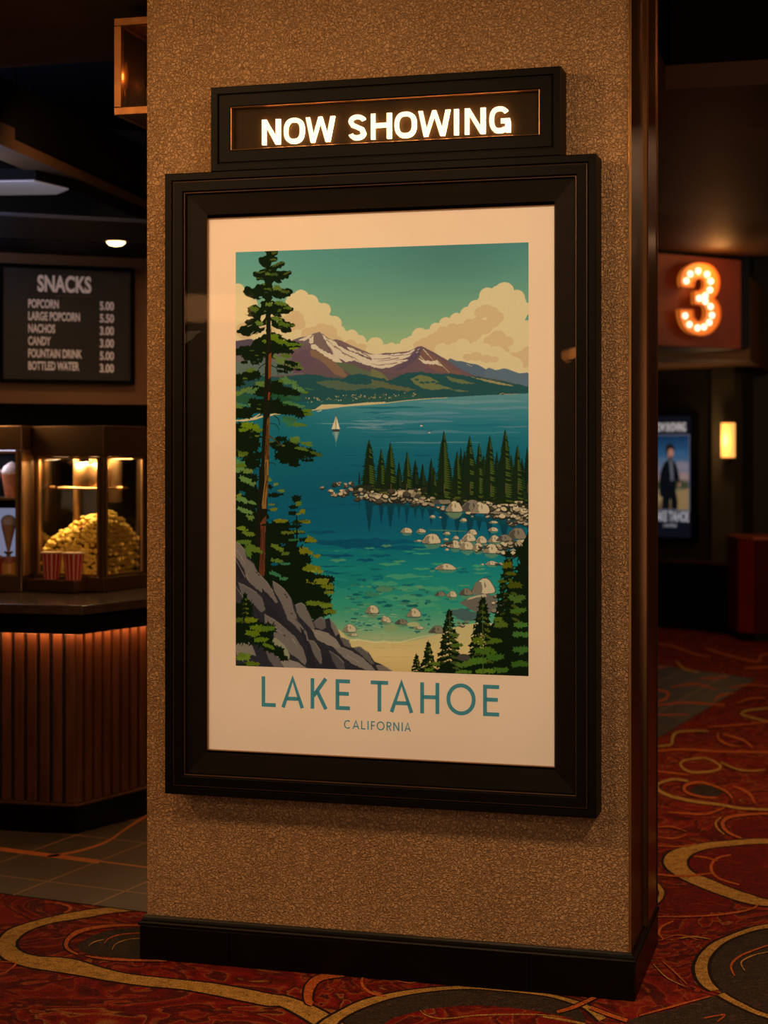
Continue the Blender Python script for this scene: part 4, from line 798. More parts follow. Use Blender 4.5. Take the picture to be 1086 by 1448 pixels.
def colour_grid(name, x0, x1, z0, z1, y, nx, nz, rgb, material, parent):
    """a flat sheet whose printed colours are stored on its own vertices; rgb is a (nz, nx, 3) linear array, first row at the top"""
    gx, gz = np.meshgrid(np.linspace(x0, x1, nx), np.linspace(z1, z0, nz))
    co_ = np.empty((nx*nz, 3), np.float32); co_[:, 0] = gx.ravel(); co_[:, 1] = y; co_[:, 2] = gz.ravel()
    idx = np.arange(nx*nz).reshape(nz, nx)
    fc = np.stack([idx[1:, :-1], idx[1:, 1:], idx[:-1, 1:], idx[:-1, :-1]], -1).reshape(-1, 4)
    me = bpy.data.meshes.new(name); me.vertices.add(nx*nz); me.vertices.foreach_set('co', co_.ravel())
    me.loops.add(fc.size); me.loops.foreach_set('vertex_index', fc.ravel().astype(np.int32))
    me.polygons.add(len(fc)); me.polygons.foreach_set('loop_start', np.arange(0, fc.size, 4, dtype=np.int32))
    me.update(calc_edges=True); me.validate()
    ca = me.color_attributes.new('ink', 'FLOAT_COLOR', 'POINT')
    c4 = np.ones((nx*nz, 4), np.float32); c4[:, :3] = rgb.reshape(-1, 3); ca.data.foreach_set('color', c4.ravel())
    me.materials.append(material); o = bpy.data.objects.new(name, me); COL.objects.link(o); o.parent = parent
    return o
def to_lin(a): return np.where(a <= .04045, a/12.92, ((a+.055)/1.055)**2.4)
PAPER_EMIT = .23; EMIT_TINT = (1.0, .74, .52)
poster = thing('poster', 'travel poster of a turquoise mountain lake with pines, cream margin, in the black case', 'poster', P, (0, 0, 0))
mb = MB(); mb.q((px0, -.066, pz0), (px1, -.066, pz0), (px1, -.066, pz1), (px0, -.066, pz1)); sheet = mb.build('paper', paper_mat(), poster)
# sample the painted grid between its four corners
cvb = cv.copy()
for sh in ((1, 0), (-1, 0), (0, 1), (0, -1)): cvb += np.roll(cv, sh, (0, 1))
cvb /= 5
NX, NZ = 640, 900
sg, tg = np.meshgrid(np.linspace(0, 1, NX), np.linspace(0, 1, NZ))
TL, TR, BL, BR = (333.8, 355.2), (747.2, 346.2), (333.6, 942.0), (746.8, 954.0)
qx = (TL[0]*(1-sg)+TR[0]*sg)*(1-tg)+(BL[0]*(1-sg)+BR[0]*sg)*tg; qy = (TL[1]*(1-sg)+TR[1]*sg)*(1-tg)+(BL[1]*(1-sg)+BR[1]*sg)*tg
ix = np.clip(((qx-AX0)*S).astype(int), 0, CW-1); iy = np.clip(((qy-AY0)*S).astype(int), 0, CH-1)
ILLUM = np.array(lin((200, 164, 128)), np.float32)/np.array(lin((218, 203, 181)), np.float32)
ink = np.clip(to_lin(cvb[iy, ix])/ILLUM, 0.001, .95)
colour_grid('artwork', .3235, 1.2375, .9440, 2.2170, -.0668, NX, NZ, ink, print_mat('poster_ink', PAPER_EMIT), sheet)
M['teal'] = mat('teal_print', (56, 140, 158), .6, 0, .06, 30, emit=(50, 120, 130), es=.16)
def face_x(px, py): return P.px(px, py, .0672)[0]
T0 = (350, 940, 2.858)
def lx(v): return face_x(T0[0]+v/T0[2], T0[1]+120/T0[2])
zt = [P.px(350+x/2.858, 940+y/2.858, .0672)[1] for x, y in ((60, 50), (60, 172), (985, 78), (985, 205))]
for wd_ in ((('L', 57, 114), ('A', 136, 229), ('K', 255, 325), ('E', 356, 414)), (('T', 498, 568), ('A', 574, 671), ('H', 698, 775), ('O', 804, 922), ('E', 952, 1017))):
    lettering('title_lettering', [(c, lx(a), lx(b)) for c, a, b in wd_], (zt[1]+zt[3])/2, (zt[0]+zt[2])/2, -.0672, M['teal'], sheet, .125)
zc = [P.px(350+x/2.858, 940+y/2.858, .0672)[1] for x, y in ((525, 229), (525, 264))]
cl = [('C', 390, 417), ('A', 424, 452), ('L', 459, 476), ('I', 484, 490), ('F', 499, 515), ('O', 522, 554), ('R', 562, 582), ('N', 589, 613), ('I', 622, 628), ('A', 634, 660)]
lettering('subtitle_lettering', [(c, lx(a), lx(b)) for c, a, b in cl], zc[1], zc[0], -.0672, M['teal'], sheet, .13)

# ------------------------------------------------------------------ illuminated header sign
sign = thing('illuminated_sign', 'black lightbox sign with glowing white lettering above the poster case', 'sign', P, (0, 0, 0))
sx0, sx1, sz0, sz1 = .2544, 1.3385, 2.4625, 2.7210
mb = MB(); mb.frame(sx0, sx1, sz0, sz1, [(0, .002), (0, .098), (.002, .100), (.021, .100), (.0225, .0985), (.023, .092), (.0265, .092), (.027, .0965), (.028, .098), (.060, .098), (.062, .0965), (.0635, .074), (.064, .06)])
mb.build('frame', M['black'], sign)
mb = MB(); mb.frame(sx0+.062, sx1-.062, sz0+.062-.012, sz1-.062+.012, [(0, .0975), (.0015, .0985), (.003, .0965)])
ix0, ix1, iz0, iz1 = sx0+.063, sx1-.063, sz0+.063, sz1-.063
mb = MB(); mb.frame(ix0, ix1, iz0, iz1, [(0, .0968), (.0016, .0975), (.0032, .0955), (.0034, .076)]); mb.build('inner_bead', M['bevel'], sign)
mb = MB(); mb.box(sx0+.02, sx1-.02, -.076, -.002, sz0+.02, sz1-.02); sign_panel = mb.build('panel', M['panel'], sign)
SO = (200, 60, 1.5514); sy = -.0880
def sxx(v): return P.px(SO[0]+v/SO[2], 180, .091)[0]
z = [P.px(SO[0]+x/SO[2], SO[1]+y/SO[2], .091)[1] for x, y in ((283, 166.5), (283, 223), (783, 143), (783, 198.5))]
M['glowtext'] = glow_mat('lit_white_letters', (255, 232, 204), 1.12)
M['backlight'] = glow_mat('letter_back_glow', (255, 204, 134), 13.0)
for wd_ in ((('N', 264, 304), ('O', 312, 357), ('W', 360, 424)), (('S', 454, 492), ('H', 503, 548), ('O', 555, 603), ('W', 607, 677), ('I', 683, 698), ('N', 709, 754), ('G', 763, 808))):
    lettering('lettering', [(c, sxx(a), sxx(b)) for c, a, b in wd_], (z[1]+z[3])/2, (z[0]+z[2])/2, sy, M['glowtext'], sign_panel, .188, depth=.003, bold=True)
    lettering('letter_backlight', [(c, sxx(a), sxx(b)) for c, a, b in wd_], (z[1]+z[3])/2, (z[0]+z[2])/2, -.0835, M['backlight'], sign_panel, .17, depth=.0015, bold=True)

# ------------------------------------------------------------------ brass wall lantern on the left flank of the pillar
lan = thing('wall_lantern', 'brass framed box lantern high on the left flank of the pillar', 'wall light', P, (0, 0, 0))
def lpx(px, py): return P.px(px, py, -.22)
lx0, lz0 = lpx(161, 163); _, lz1 = lpx(161, 26)
lx1 = -.001; ly0, ly1 = .22, .50
mb = MB(); t = .026
for a, b, c, d in ((lx0, lx1, lz0, lz0+t), (lx0, lx1, lz1-t, lz1), (lx0, lx0+t, lz0+t, lz1-t)):
    for yy_ in (ly0, ly1-t): mb.box(a, b, yy_, yy_+t, c, d)
for c in (lz0, lz1-t): mb.box(lx0, lx0+t, ly0+t, ly1-t, c, c+t)
mb.build('frame', M['brass'], lan, bevel=.002)
mb = MB(); mb.box(lx0+t*.4, lx1-.001, ly0+t, ly1-t, lz0+.002, lz0+.012); mb.build('bottom_plate', M['darksteel'], lan)
mb = MB(); mb.box(lx0+t*.4, lx1-.001, ly0+t, ly1-t, lz1-.012, lz1-.002); mb.build('top_plate', M['darksteel'], lan)
mb = MB(); mb.box(lx0+t, lx1-.002, ly0+.012, ly0+.015, lz0+t, lz1-t); mb.build('front_glass', glass_mat('lantern_glass', (.8, .55, .3), .1, 1.2), lan)
mb = MB(); mb.box(lx0+.012, lx0+.015, ly0+t, ly1-t, lz0+t, lz1-t); mb.build('side_glass', glass_mat('lantern_side_glass', (.55, .34, .16), .1, 1.2), lan)
mb = MB(); mb.box(lx0+.02, lx1-.002, ly1-t-.02, ly1-t-.012, lz0+.012, lz1-.012); mb.build('reflector', mat('lantern_reflector', (96, 58, 20), .4, .3), lan)
mb = MB(); cxl = lx0+.058; mb.lathe([(.002, 0), (.006, .02), (.007, .06), (.004, .085), (.001, .1)], 12, (cxl, ly0+.16, lz0+.12)); mb.build('candle_bulb', glow_mat('candle_bulb_glow', (255, 176, 90), 1.0), lan, smooth=True)
mb = MB(); mb.lathe([(.011, 0), (.011, .11)], 12, (cxl, ly0+.16, lz0+.012)); mb.build('candle_holder', M['brass'], lan, smooth=True)

# ------------------------------------------------------------------ floor
FL = Fr(0, 0, -24)
floor = MB()
floor.q((-7, -4, 0), (7, -4, 0), (7, 19, 0), (-7, 19, 0))
# tiled area: its front edge and its right-hand edge, laid a hair above the carpet base
A = floor_pt(0, 1264); uu = (math.cos(R(24)), -math.sin(R(24))); vv = (math.sin(R(24)), math.cos(R(24)))
rp = floor_pt(921, 1050)
s_ = ((rp[0]-A[0])*uu[0]+(rp[1]-A[1])*uu[1])
c0 = (A[0]-uu[0]*7, A[1]-uu[1]*7); c1 = (A[0]+uu[0]*s_, A[1]+uu[1]*s_); c2 = (c1[0]+vv[0]*6.9, c1[1]+vv[1]*6.9); c3 = (c0[0]+vv[0]*12, c0[1]+vv[1]*12)
tile = MB(); tile.prism([c0, c1, c2, c3], .0004, .004)
struct(tile.build('floor_tile', tile_mat()), 'dark slate tiles round the snack counter')
CM = {'red': carpet_mat('carpet_red_ground', [(22, 6, 5), (90, 16, 10), (136, 24, 14), (60, 12, 8), (120, 26, 14), (176, 80, 34), (34, 10, 7)], 13.0, (1, 1.6, 1), 1.8, [(.30, (40, 10, 8)), (.36, (130, 26, 14)), (.40, (150, 34, 16)), (.415, (160, 84, 34)), (.43, (120, 22, 12)), (.47, (50, 10, 8)), (.50, (44, 30, 22)), (.515, (180, 92, 36)), (.53, (150, 30, 16)), (.57, (104, 16, 10)), (.60, (30, 12, 9)), (.615, (190, 130, 60)), (.63, (160, 36, 18)), (.69, (70, 12, 9)), (.74, (54, 40, 30))]),
      'gold': carpet_mat('carpet_gold_band', [(120, 84, 36), (178, 134, 62), (196, 150, 76)], 30, (1, 1, 1), .5),
      'dark': carpet_mat('carpet_dark_outline', [(26, 14, 10), (44, 24, 16)], 30, (1, 1, 1), .5),
      'orange': carpet_mat('carpet_orange_band', [(128, 54, 20), (190, 96, 40), (150, 66, 26)], 24, (1, 1, 1), .5),
      'grey': carpet_mat('carpet_charcoal_field', [(30, 26, 22), (72, 60, 46), (40, 32, 28), (70, 56, 44), (150, 66, 30)], 14.0),
      'wine': carpet_mat('carpet_wine_field', [(36, 6, 6), (124, 22, 12), (70, 10, 8), (140, 40, 18), (50, 10, 8)], 9.0)}
cm_i = {k: i for i, k in enumerate(CM)}
zlev = [.0006]
def cribbon(pts, w0, col, w1=None, outline=True, closed=False, spline=True):
    pts = catmull(pts, 8, closed) if spline else pts
    w1 = w0 if w1 is None else w1; L = len(pts)
    for pas in ((1, 0) if outline else (0,)):
        zlev[0] += .00004; floor.mi = cm_i['dark' if pas else col]; zz = zlev[0]
        l, r = [], []
        for i, p in enumerate(pts):
            a = pts[(i-1) % L] if closed else pts[max(0, i-1)]; b = pts[(i+1) % L] if closed else pts[min(L-1, i+1)]
            d = math.hypot(b[0]-a[0], b[1]-a[1]) or 1; n = (-(b[1]-a[1])/d, (b[0]-a[0])/d)
            t = i/(L-1); ww = (w0+(w1-w0)*abs(2*t-1)**1.5)/2 + (.012 if pas else 0)
            l.append((p[0]+n[0]*ww, p[1]+n[1]*ww, zz)); r.append((p[0]-n[0]*ww, p[1]-n[1]*ww, zz))
        for i in range(L if closed else L-1):
            j = (i+1) % L; floor.q(r[i], r[j], l[j], l[i])
def cfill(pts, col):
    zlev[0] += .00004; floor.mi = cm_i[col]; pts = catmull(pts, 6, True)
    a = sum(p[0]*q[1]-q[0]*p[1] for p, q in zip(pts, pts[1:]+pts[:1]))
    if a < 0: pts = pts[::-1]
    c = (sum(p[0] for p in pts)/len(pts), sum(p[1] for p in pts)/len(pts))
    for p, q in zip(pts, pts[1:]+pts[:1]): floor.q((*c, zlev[0]), (*p, zlev[0]), (*q, zlev[0]))
fa = lambda L: [floor_pt(x/1.81, 1150+y/1.81) for x, y in L]
fb = lambda L: [floor_pt(560+x/2.065, 1150+y/2.065) for x, y in L]
fc_ = lambda L: [floor_pt(880+x/2.549, 880+y/2.549) for x, y in L]
z4 = lambda L: [(x/2.715, 1250+y/2.715) for x, y in L]
z5 = lambda L: [(380+x/2.011, 1350+y/2.011) for x, y in L]
zR = lambda L: [(880+x/4.16, 1100+y/4.16) for x, y in L]
zF = lambda L: [(916+x/6.035, 880+y/6.035) for x, y in L]
def flo(L): return [floor_pt(*p) for p in L]
def band(outer, inner, col, n=6):
    """a woven band between two traced edges, with a dark outline along each"""
    o, i_ = catmull(outer, n), catmull(inner, n); m = 90
    def res(L):
        d = [0]
        for a, b in zip(L, L[1:]): d.append(d[-1]+math.dist(a, b))
        out = []; k = 0
        for j in range(m+1):
            t = d[-1]*j/m
            while k < len(L)-2 and d[k+1] < t: k += 1
            f = (t-d[k])/max(1e-9, d[k+1]-d[k]); out.append((L[k][0]+(L[k+1][0]-L[k][0])*f, L[k][1]+(L[k+1][1]-L[k][1])*f))
        return out
    o, i_ = flo(res(o)), flo(res(i_))
    for e_ in (o, i_): cribbon(e_, .022, 'dark', outline=False, spline=False)
    zlev[0] += .00004; floor.mi = cm_i[col]
    for k in range(m):
        p = [i_[k], i_[k+1], o[k+1], o[k]]; a = sum(p[j][0]*p[(j+1) % 4][1]-p[(j+1) % 4][0]*p[j][1] for j in range(4))
        if a < 0: p = p[::-1]
        floor.q(*[(*c, zlev[0]) for c in p])
def pline(L, w, col, w1=None, outline=None):
    if outline is None: outline = w >= 5
    L = catmull(L, 6); w1 = w if w1 is None else w1; n = len(L); a_, b_ = [], []
    for i, p in enumerate(L):
        q0, q1 = L[max(0, i-1)], L[min(n-1, i+1)]; d = math.dist(q0, q1) or 1; nx, ny = -(q1[1]-q0[1])/d, (q1[0]-q0[0])/d
        ww = (w+(w1-w)*abs(2*i/(n-1)-1))/2; a_.append((p[0]+nx*ww, p[1]+ny*ww*.8)); b_.append((p[0]-nx*ww, p[1]-ny*ww*.8))
    a_, b_ = flo(a_), flo(b_)
    if outline:
        for e_ in (a_, b_): cribbon(e_, .012, 'dark', outline=False, spline=False)
    zlev[0] += .00004; floor.mi = cm_i[col]
    for k in range(n-1):
        p = [a_[k], a_[k+1], b_[k+1], b_[k]]; a = sum(p[j][0]*p[(j+1) % 4][1]-p[(j+1) % 4][0]*p[j][1] for j in range(4))
        if a < 0: p = p[::-1]
        floor.q(*[(*c, zlev[0]) for c in p])
# fields first
cfill(flo(zR([(857,885),(760,905),(660,940),(580,985),(520,1050),(500,1110),(510,1170),(565,1250),(700,1330),(857,1400),(1050,1440),(1200,1200),(1050,900)])), 'grey')
cfill(flo(zR([(540,1285),(400,1330),(250,1375),(100,1405),(20,1460),(100,1600),(500,1650),(1000,1600),(900,1440),(760,1390),(640,1320)])), 'grey')
cfill(flo(zR([(857,392),(650,405),(520,420),(430,445),(390,480),(385,515),(420,555),(520,595),(640,645),(760,685),(900,720),(1100,600),(1050,420)])), 'wine')
cfill(flo(zR([(200,650),(330,640),(520,670),(640,730),(600,780),(400,800),(230,790),(210,720)])), 'wine')
cfill(flo(z4([(300,235),(380,190),(480,170),(600,180),(700,260),(560,285),(420,280),(330,265)])), 'grey')
cfill(flo(z5([(150,215),(240,160),(350,120),(480,102),(600,97),(750,110),(860,135),(900,190),(860,215),(600,230),(300,230)])), 'grey')
cfill(flo(z5([(330,197),(400,168),(480,152),(600,145),(740,158),(850,180),(900,215),(860,280),(500,320),(330,260)])), 'red')
cfill(flo(zR([(650,265),(760,240),(900,235),(1000,290),(880,350),(720,350),(650,320)])), 'wine')
cfill(flo(zR([(400,70),(450,45),(540,50),(590,90),(520,115),(430,105)])), 'grey')
# the broad gold bands
band(z4([(530,92),(440,90),(340,100),(220,122),(110,150),(30,180),(-5,220),(-5,260),(20,290),(100,318),(200,335),(300,350),(420,372),(560,392),(700,405),(830,428),(960,455),(1040,470)])+z5([(30,145),(80,170),(130,200),(170,225)]),
     z4([(530,102),(420,113),(330,130),(200,150),(110,180),(65,215),(58,240),(90,265),(150,280),(230,284),(300,295),(380,320),(480,345),(600,360),(720,372),(830,385),(960,408),(1040,425)])+z5([(50,120),(110,140),(170,170),(230,210)]), 'gold')
band(z5([(120,225),(150,192),(190,168),(260,133),(350,110),(450,96),(560,90),(650,96),(780,110),(860,128),(915,148),(960,180)]), z5([(190,215),(200,190),(250,160),(330,130),(400,114),(470,104),(560,98),(650,103),(780,117),(850,135),(900,155),(940,190)]), 'gold')
band(zR([(1100,400),(857,360),(640,370),(480,385),(350,410),(270,445),(243,490),(265,535),(340,590),(450,640),(580,690),(720,735),(857,755),(1100,760)]),
     zR([(1100,425),(857,388),(650,400),(520,415),(430,440),(385,475),(380,515),(420,560),(520,600),(640,650),(760,690),(857,718),(1100,730)]), 'gold')
band(zR([(1100,820),(857,862),(760,882),(640,925),(530,975),(460,1040),(428,1110),(440,1180),(480,1230),(520,1255)]), zR([(1100,850),(857,885),(760,905),(660,940),(580,985),(520,1050),(500,1110),(510,1170),(535,1215),(568,1248)]), 'gold')
band(zR([(560,1280),(620,1315),(690,1350),(780,1390),(900,1430)]), zR([(600,1268),(650,1300),(710,1330),(790,1370),(900,1405)]), 'gold')
for L, w_, c_, w1 in [
    (z4([(560,160),(460,160),(360,170),(290,190),(255,225),(262,252),(300,272)]), 7, 'orange', 3), (z4([(330,278),(400,288),(500,294),(640,297)]), 5, 'orange', 2),
    (z4([(215,72),(260,85),(270,100),(245,112)]), 4.5, 'orange', 2), (z4([(-5,300),(60,305),(30,335),(-5,350)]), 3, 'orange', 1),
    (z4([(400,230),(420,210),(470,195),(550,190)]), 2.0, 'orange', 1), (z4([(430,255),(445,232),(490,215),(550,210)]), 1.6, 'gold', 1), (z4([(340,240),(360,225),(400,215)]), 2, 'gold', 1),
    (z5([(215,58),(150,66),(118,92),(112,130),(125,142)]), 14, 'orange', 8), (z5([(268,62),(266,88),(290,110),(332,120)]), 4.5, 'orange', 3),
    (z5([(430,160),(450,175),(500,184),(600,174),(760,172),(830,180)]), 2.4, 'gold', 1), (z5([(350,72),(400,82),(440,75)]), 2.0, 'orange', 1),
    (z5([(820,165),(870,150),(930,122)]), 6, 'orange', 5), (z5([(915,152),(960,170),(1020,190)]), 6, 'orange', 6), (z5([(780,178),(850,190),(900,200)]), 4, 'gold', 3),
    (zR([(640,455),(560,475),(525,515),(530,560),(580,600),(690,632)]), 4.5, 'orange', 2), (zR([(420,465),(480,470),(560,490)]), 3, 'orange', 2),
    (zR([(390,20),(290,12),(205,45),(245,95),(400,138),(560,158),(700,182),(900,192)]), 5.5, 'gold', 3.5), (zR([(650,125),(600,75),(470,30),(375,45),(375,85),(470,115),(560,120)]), 5, 'orange', 3),
    (zR([(900,212),(720,220),(615,240),(590,280),(625,325),(700,358)]), 6, 'orange', 3), (zR([(580,235),(550,265),(560,300),(600,335)]), 3, 'gold', 2),
    (zR([(150,398),(330,408),(440,390)]), 2.5, 'orange', 1.5), (zR([(150,565),(340,582),(520,566)]), 3.5, 'orange', 2), (zR([(200,822),(450,818),(640,800),(760,775),(805,745)]), 3.6, 'orange', 2),
    (zR([(150,600),(205,635),(232,680),(210,728),(165,752)]), 7, 'gold', 5), (zR([(300,848),(235,878),(215,918),(240,952)]), 4, 'orange', 2), (zR([(270,205),(400,215),(500,215),(600,180)]), 4, 'orange', 2),
    (zR([(650,50),(740,90),(780,150)]), 4.5, 'orange', 2.5), (zR([(180,300),(280,290),(380,320)]), 3, 'orange', 1), (zR([(200,350),(300,360),(380,340)]), 3, 'orange', 1),
    (zR([(660,1170),(640,1110),(700,1050),(857,990)]), 3.6, 'orange', 2), (zR([(720,1140),(700,1090),(770,1050),(857,1030)]), 2.6, 'gold', 1.4), (zR([(100,1405),(300,1350),(520,1290)]), 3.5, 'orange', 2), (zR([(480,1420),(600,1400),(560,1440)]), 3, 'orange', 2),
    (zR([(230,1080),(300,1140),(380,1220)]), 3, 'orange', 1.4), (zR([(180,1100),(260,1180),(360,1230)]), 2.2, 'gold', 1), (zR([(340,950),(420,940),(520,955)]), 2.6, 'gold', 1.4), (zR([(230,960),(330,930),(450,960)]), 2, 'orange', 1),
    (zF([(0,1072),(120,1060),(200,1045),(215,980),(260,940),(400,930),(520,935)]), 5, 'gold', 2.5), (zF([(600,945),(605,1000),(690,1050),(790,1065)]), 5, 'orange', 2), (zF([(640,960),(740,985),(830,1020),(900,1080)]), 4.5, 'orange', 3),
    (zF([(0,1112),(300,1090),(600,1108),(1100,1115)]), 4.2, 'orange', 3), (zF([(480,1160),(310,1185),(285,1235),(380,1285),(560,1275),(620,1240),(560,1190),(480,1160)]), 4.2, 'gold', 3), (zF([(0,1270),(200,1290),(350,1310)]), 3.5, 'orange', 2),
    (zF([(1100,870),(900,822),(800,785),(880,752),(1100,735)]), 5, 'gold', 3), (zF([(0,582),(140,590),(175,630),(120,672),(0,690)]), 4.2, 'orange', 3), (zF([(0,722),(300,692),(500,700),(660,716)]), 3.8, 'orange', 2.5),
    (zF([(570,675),(620,628),(740,612)]), 4, 'orange', 2), (zF([(0,190),(200,205),(400,275),(540,300)]), 4, 'orange', 2), (zF([(490,225),(700,290),(930,340),(970,290),(1100,260)]), 4, 'orange', 3), (zF([(240,330),(310,400),(440,432)]), 4, 'gold', 2), (zF([(440,485),(680,478)]), 4, 'orange', 2),
    (zF([(0,395),(160,385)]), 4, 'orange', 2), (zF([(200,560),(400,530),(580,580)]), 4, 'orange', 2), (zF([(820,400),(1100,380)]), 4, 'orange', 3), (zF([(0,790),(160,795),(350,795)]), 2.6, 'orange', 2), (zF([(620,1200),(760,1260),(900,1275),(1000,1265)]), 3.2, 'gold', 2), (zF([(520,900),(800,880),(1100,850)]), 3, 'orange', 2), (zF([(700,560),(900,540),(1100,560)]), 3, 'orange', 2), (zF([(760,700),(860,660),(1000,650)]), 3, 'orange', 2)]:
    pline(L, w_, c_, w1)
# gold bands painting reflected light on the tile field, and the same swirls carried on where the photograph does not reach
tl = MB()
for L, w_ in (([(-40,1197),(0,1202),(70,1211),(140,1220)], 5.5), ([(66,1213),(110,1205),(150,1192),(180,1172),(215,1150)], 3.2), ([(138,1219),(230,1231)], 1.8)):
    q = catmull(L, 6); a_, b_ = flo([(x, y-w_/2) for x, y in q]), flo([(x, y+w_/2) for x, y in q])
    for k in range(len(q)-1): tl.q((*b_[k], .0044), (*b_[k+1], .0044), (*a_[k+1], .0044), (*a_[k], .0044))
struct(tl.build('floor_reflection', mat('gold_floor_reflection', (170, 100, 42), .4, .2, .15, 20)), 'curving gold bands painted as reflected light on the slate tiles')
for q in [((-2.6,4.2),.7),((-1.6,3.3),.9),((.3,3.2),.8),((2.4,4.0),.9),((3.2,5.6),.7),((3.4,7.6),.8),((4.4,9.6),1.0),((1.0,2.0),.8),((4.6,3.6),.8),((-3.4,2.4),.7),((4.8,12.4),.9),((3.9,13.4),.6),((-.4,1.2),.7),((2.6,1.6),.8)]:
    (x, y), r0 = q; a0 = rnd.uniform(0, 6.28)
    cribbon([(x+r0*math.cos(a0+t)*(1-.05*t), y+.8*r0*math.sin(a0+t)*(1-.05*t)) for t in [i*.5 for i in range(11)]], .03, 'gold', .08)
    cribbon([(x+.45*r0*math.cos(a0+2+t), y+.35*r0*math.sin(a0+2+t)) for t in [i*.5 for i in range(10)]], .03, 'orange', .05)
struct(floor.build('floor', list(CM.values())), 'red patterned carpet with gold swirls')

# ------------------------------------------------------------------ room shell
def shell(name, mb_, m, label, fr=None, bevel=0):
    return struct(mb_.build(name, m, loc=((*fr.w(0, 0), 0) if fr else None), rot=(fr.ang if fr else None), bevel=bevel), label)
mb = MB(); mb.box(-7, 7, 18.0, 18.2, 0, 3.8); shell('wall_back', mb, M['dark'], 'dark far wall')
mb = MB(); mb.box(-7.2, -7, -4, 18.2, 0, 3.8); shell('wall_left', mb, M['dark'], 'dark wall on the left')
mb = MB(); mb.box(7, 7.2, -4, 18.2, 0, 3.8); shell('wall_right', mb, M['dark'], 'dark wall on the right')
mb = MB(); mb.box(-7.2, 7.2, -4.2, -4, 0, 3.8); shell('wall_front', mb, M['dark'], 'dark wall behind the viewer')
mb = MB(); mb.box(-7.2, 7.2, -4.2, 18.2, 3.7, 3.8); shell('ceiling', mb, M['ceilblue'], 'dark raised ceiling')
mb = MB()
mb.box(-9, 1.41, -11, .99, 3.1, 3.2); mb.box(1.0, 1.41, .99, 2.08, 3.1, 3.2); mb.box(.2, 9, 2.08, 8.2, 3.1, 3.2)
shell('ceiling_lowered', mb, M['ceil'], 'brown lowered ceiling around the pillar', P)
mb = MB()
mb.box(1.41, 1.43, -11, 2.08, 3.2, 3.69); mb.box(1.41, 9, 2.08, 2.10, 3.2, 3.69); mb.box(-9, 1.0, .97, .99, 3.2, 3.69)
mb.box(1.43, 9, -11, 2.08, 3.6, 3.69)
shell('ceiling_coffer', mb, M['ceilblack'], 'black raised coffer', P)

# ---- left: concession area ceiling, beams and bulkhead
def wpx(px, py, z): Y = (z-H)*F/(HY-py); return at(px, Y)
def strip(px0, py0, px1, py1, wd, z0, z1, name, m, label, ext=.6):
    a, b = wpx(px0, py0, z0), wpx(px1, py1, z0); d = math.dist(a, b); u_ = ((b[0]-a[0])/d, (b[1]-a[1])/d); n_ = (u_[1], -u_[0])
    a = (a[0]-u_[0]*ext, a[1]-u_[1]*ext); b = (b[0]+u_[0]*ext, b[1]+u_[1]*ext)
    mb = MB(); mb.prism([a, b, (b[0]+n_[0]*wd, b[1]+n_[1]*wd), (a[0]+n_[0]*wd, a[1]+n_[1]*wd)], z0, z1); return shell(name, mb, m, label)
strip(0, 202, 205, 284, .10, 3.0, 3.25, 'trim_5', M['ceilblack'], 'black ceiling beam')
strip(0, 226, 205, 312, .16, 2.95, 3.05, 'trim_6', M['ceil'], 'brown ceiling beam', .5)
MB_ = Fr(*at(0, 8.6), 21.0)     # the bulkhead that carries the menu boards
bt, bb = MB_.px(0, 357)[1], MB_.px(0, 570)[1]
mb = MB(); mb.box(-2.0, 3.0, 0, .25, bb, bt)
shell('wall_bulkhead', mb, M['soffit'], 'tan bulkhead behind the menu board', MB_)
mb = MB(); mb.box(-2.0, 3.0, -.62, .6, bt, bt+.12)
shell('ceiling_counter', mb, M['ceilblue'], 'low dark ceiling over the snack counter', MB_)
mb = MB(); mb.box(-2.0, 3.0, -.63, -.60, bt-.003, bt+.10); shell('trim_7', M and mb, M['ceilblack'], 'black edge of the low ceiling', MB_)
mb = MB(); mb.box(-2.0, 3.0, 1.6, 1.7, 0, 3.6); shell('wall_concession', mb, M['dark'], 'dark wall behind the snack counter', MB_)
# recessed lamp in that low ceiling
lp = wpx(164, 341, bt)
dl = thing('recessed_downlight', 'glowing round downlight in the low ceiling above the menu board', 'downlight', loc=(*lp, bt))
mb = MB(); mb.lathe([(.046, -.004), (.060, -.004), (.062, 0), (.046, 0)], 28); mb.build('trim_ring', M['brass'], dl, smooth=False)
mb = MB(); mb.lathe([(.004, -.026), (.030, -.021), (.044, -.010), (.046, -.001)], 28); mb.build('lens', glow_mat('downlight_lens', (255, 214, 150), 6.0), dl)
# dim panel light further left
pts = [wpx(*p, 2.9) for p in ((-60, 258), (48, 256), (97, 268), (80, 275), (-60, 277))]
pl_ = thing('ceiling_panel_light', 'dim greyish light panel in the dark ceiling above the snack counter', 'light', loc=(0, 0, 0))
mb = MB(); mb.prism(pts, 2.9, 2.905); mb.build('diffuser', glow_mat('panel_diffuser', (150, 138, 140), .30), pl_)
cxp, cyp = sum(p[0] for p in pts)/5, sum(p[1] for p in pts)/5
mb = MB(); mb.prism([(cxp+(p[0]-cxp)*1.1, cyp+(p[1]-cyp)*1.1) for p in pts], 2.906, 2.96); mb.build('housing', M['ceilblack'], pl_)
mb = MB(); mb.tube((cxp, cyp, 2.955), (cxp, cyp, 3.70), .008); mb.build('hanger', M['ceilblack'], pl_)
sp = wpx(44, 234, 3.0)
spot = thing('ceiling_spotlight', 'small track spotlight under the ceiling beam at upper left', 'spotlight', loc=(*sp, 3.02))
mb = MB(); mb.lathe([(.035, -.05), (.04, -.05), (.04, .05), (.02, .06)], 20); mb.build('can', M['ceilblack'], spot, smooth=False)
mb = MB(); mb.lathe([(.030, -.048), (.030, -.045)], 20); mb.build('lens', glow_mat('spot_lens', (200, 150, 110), .5), spot)
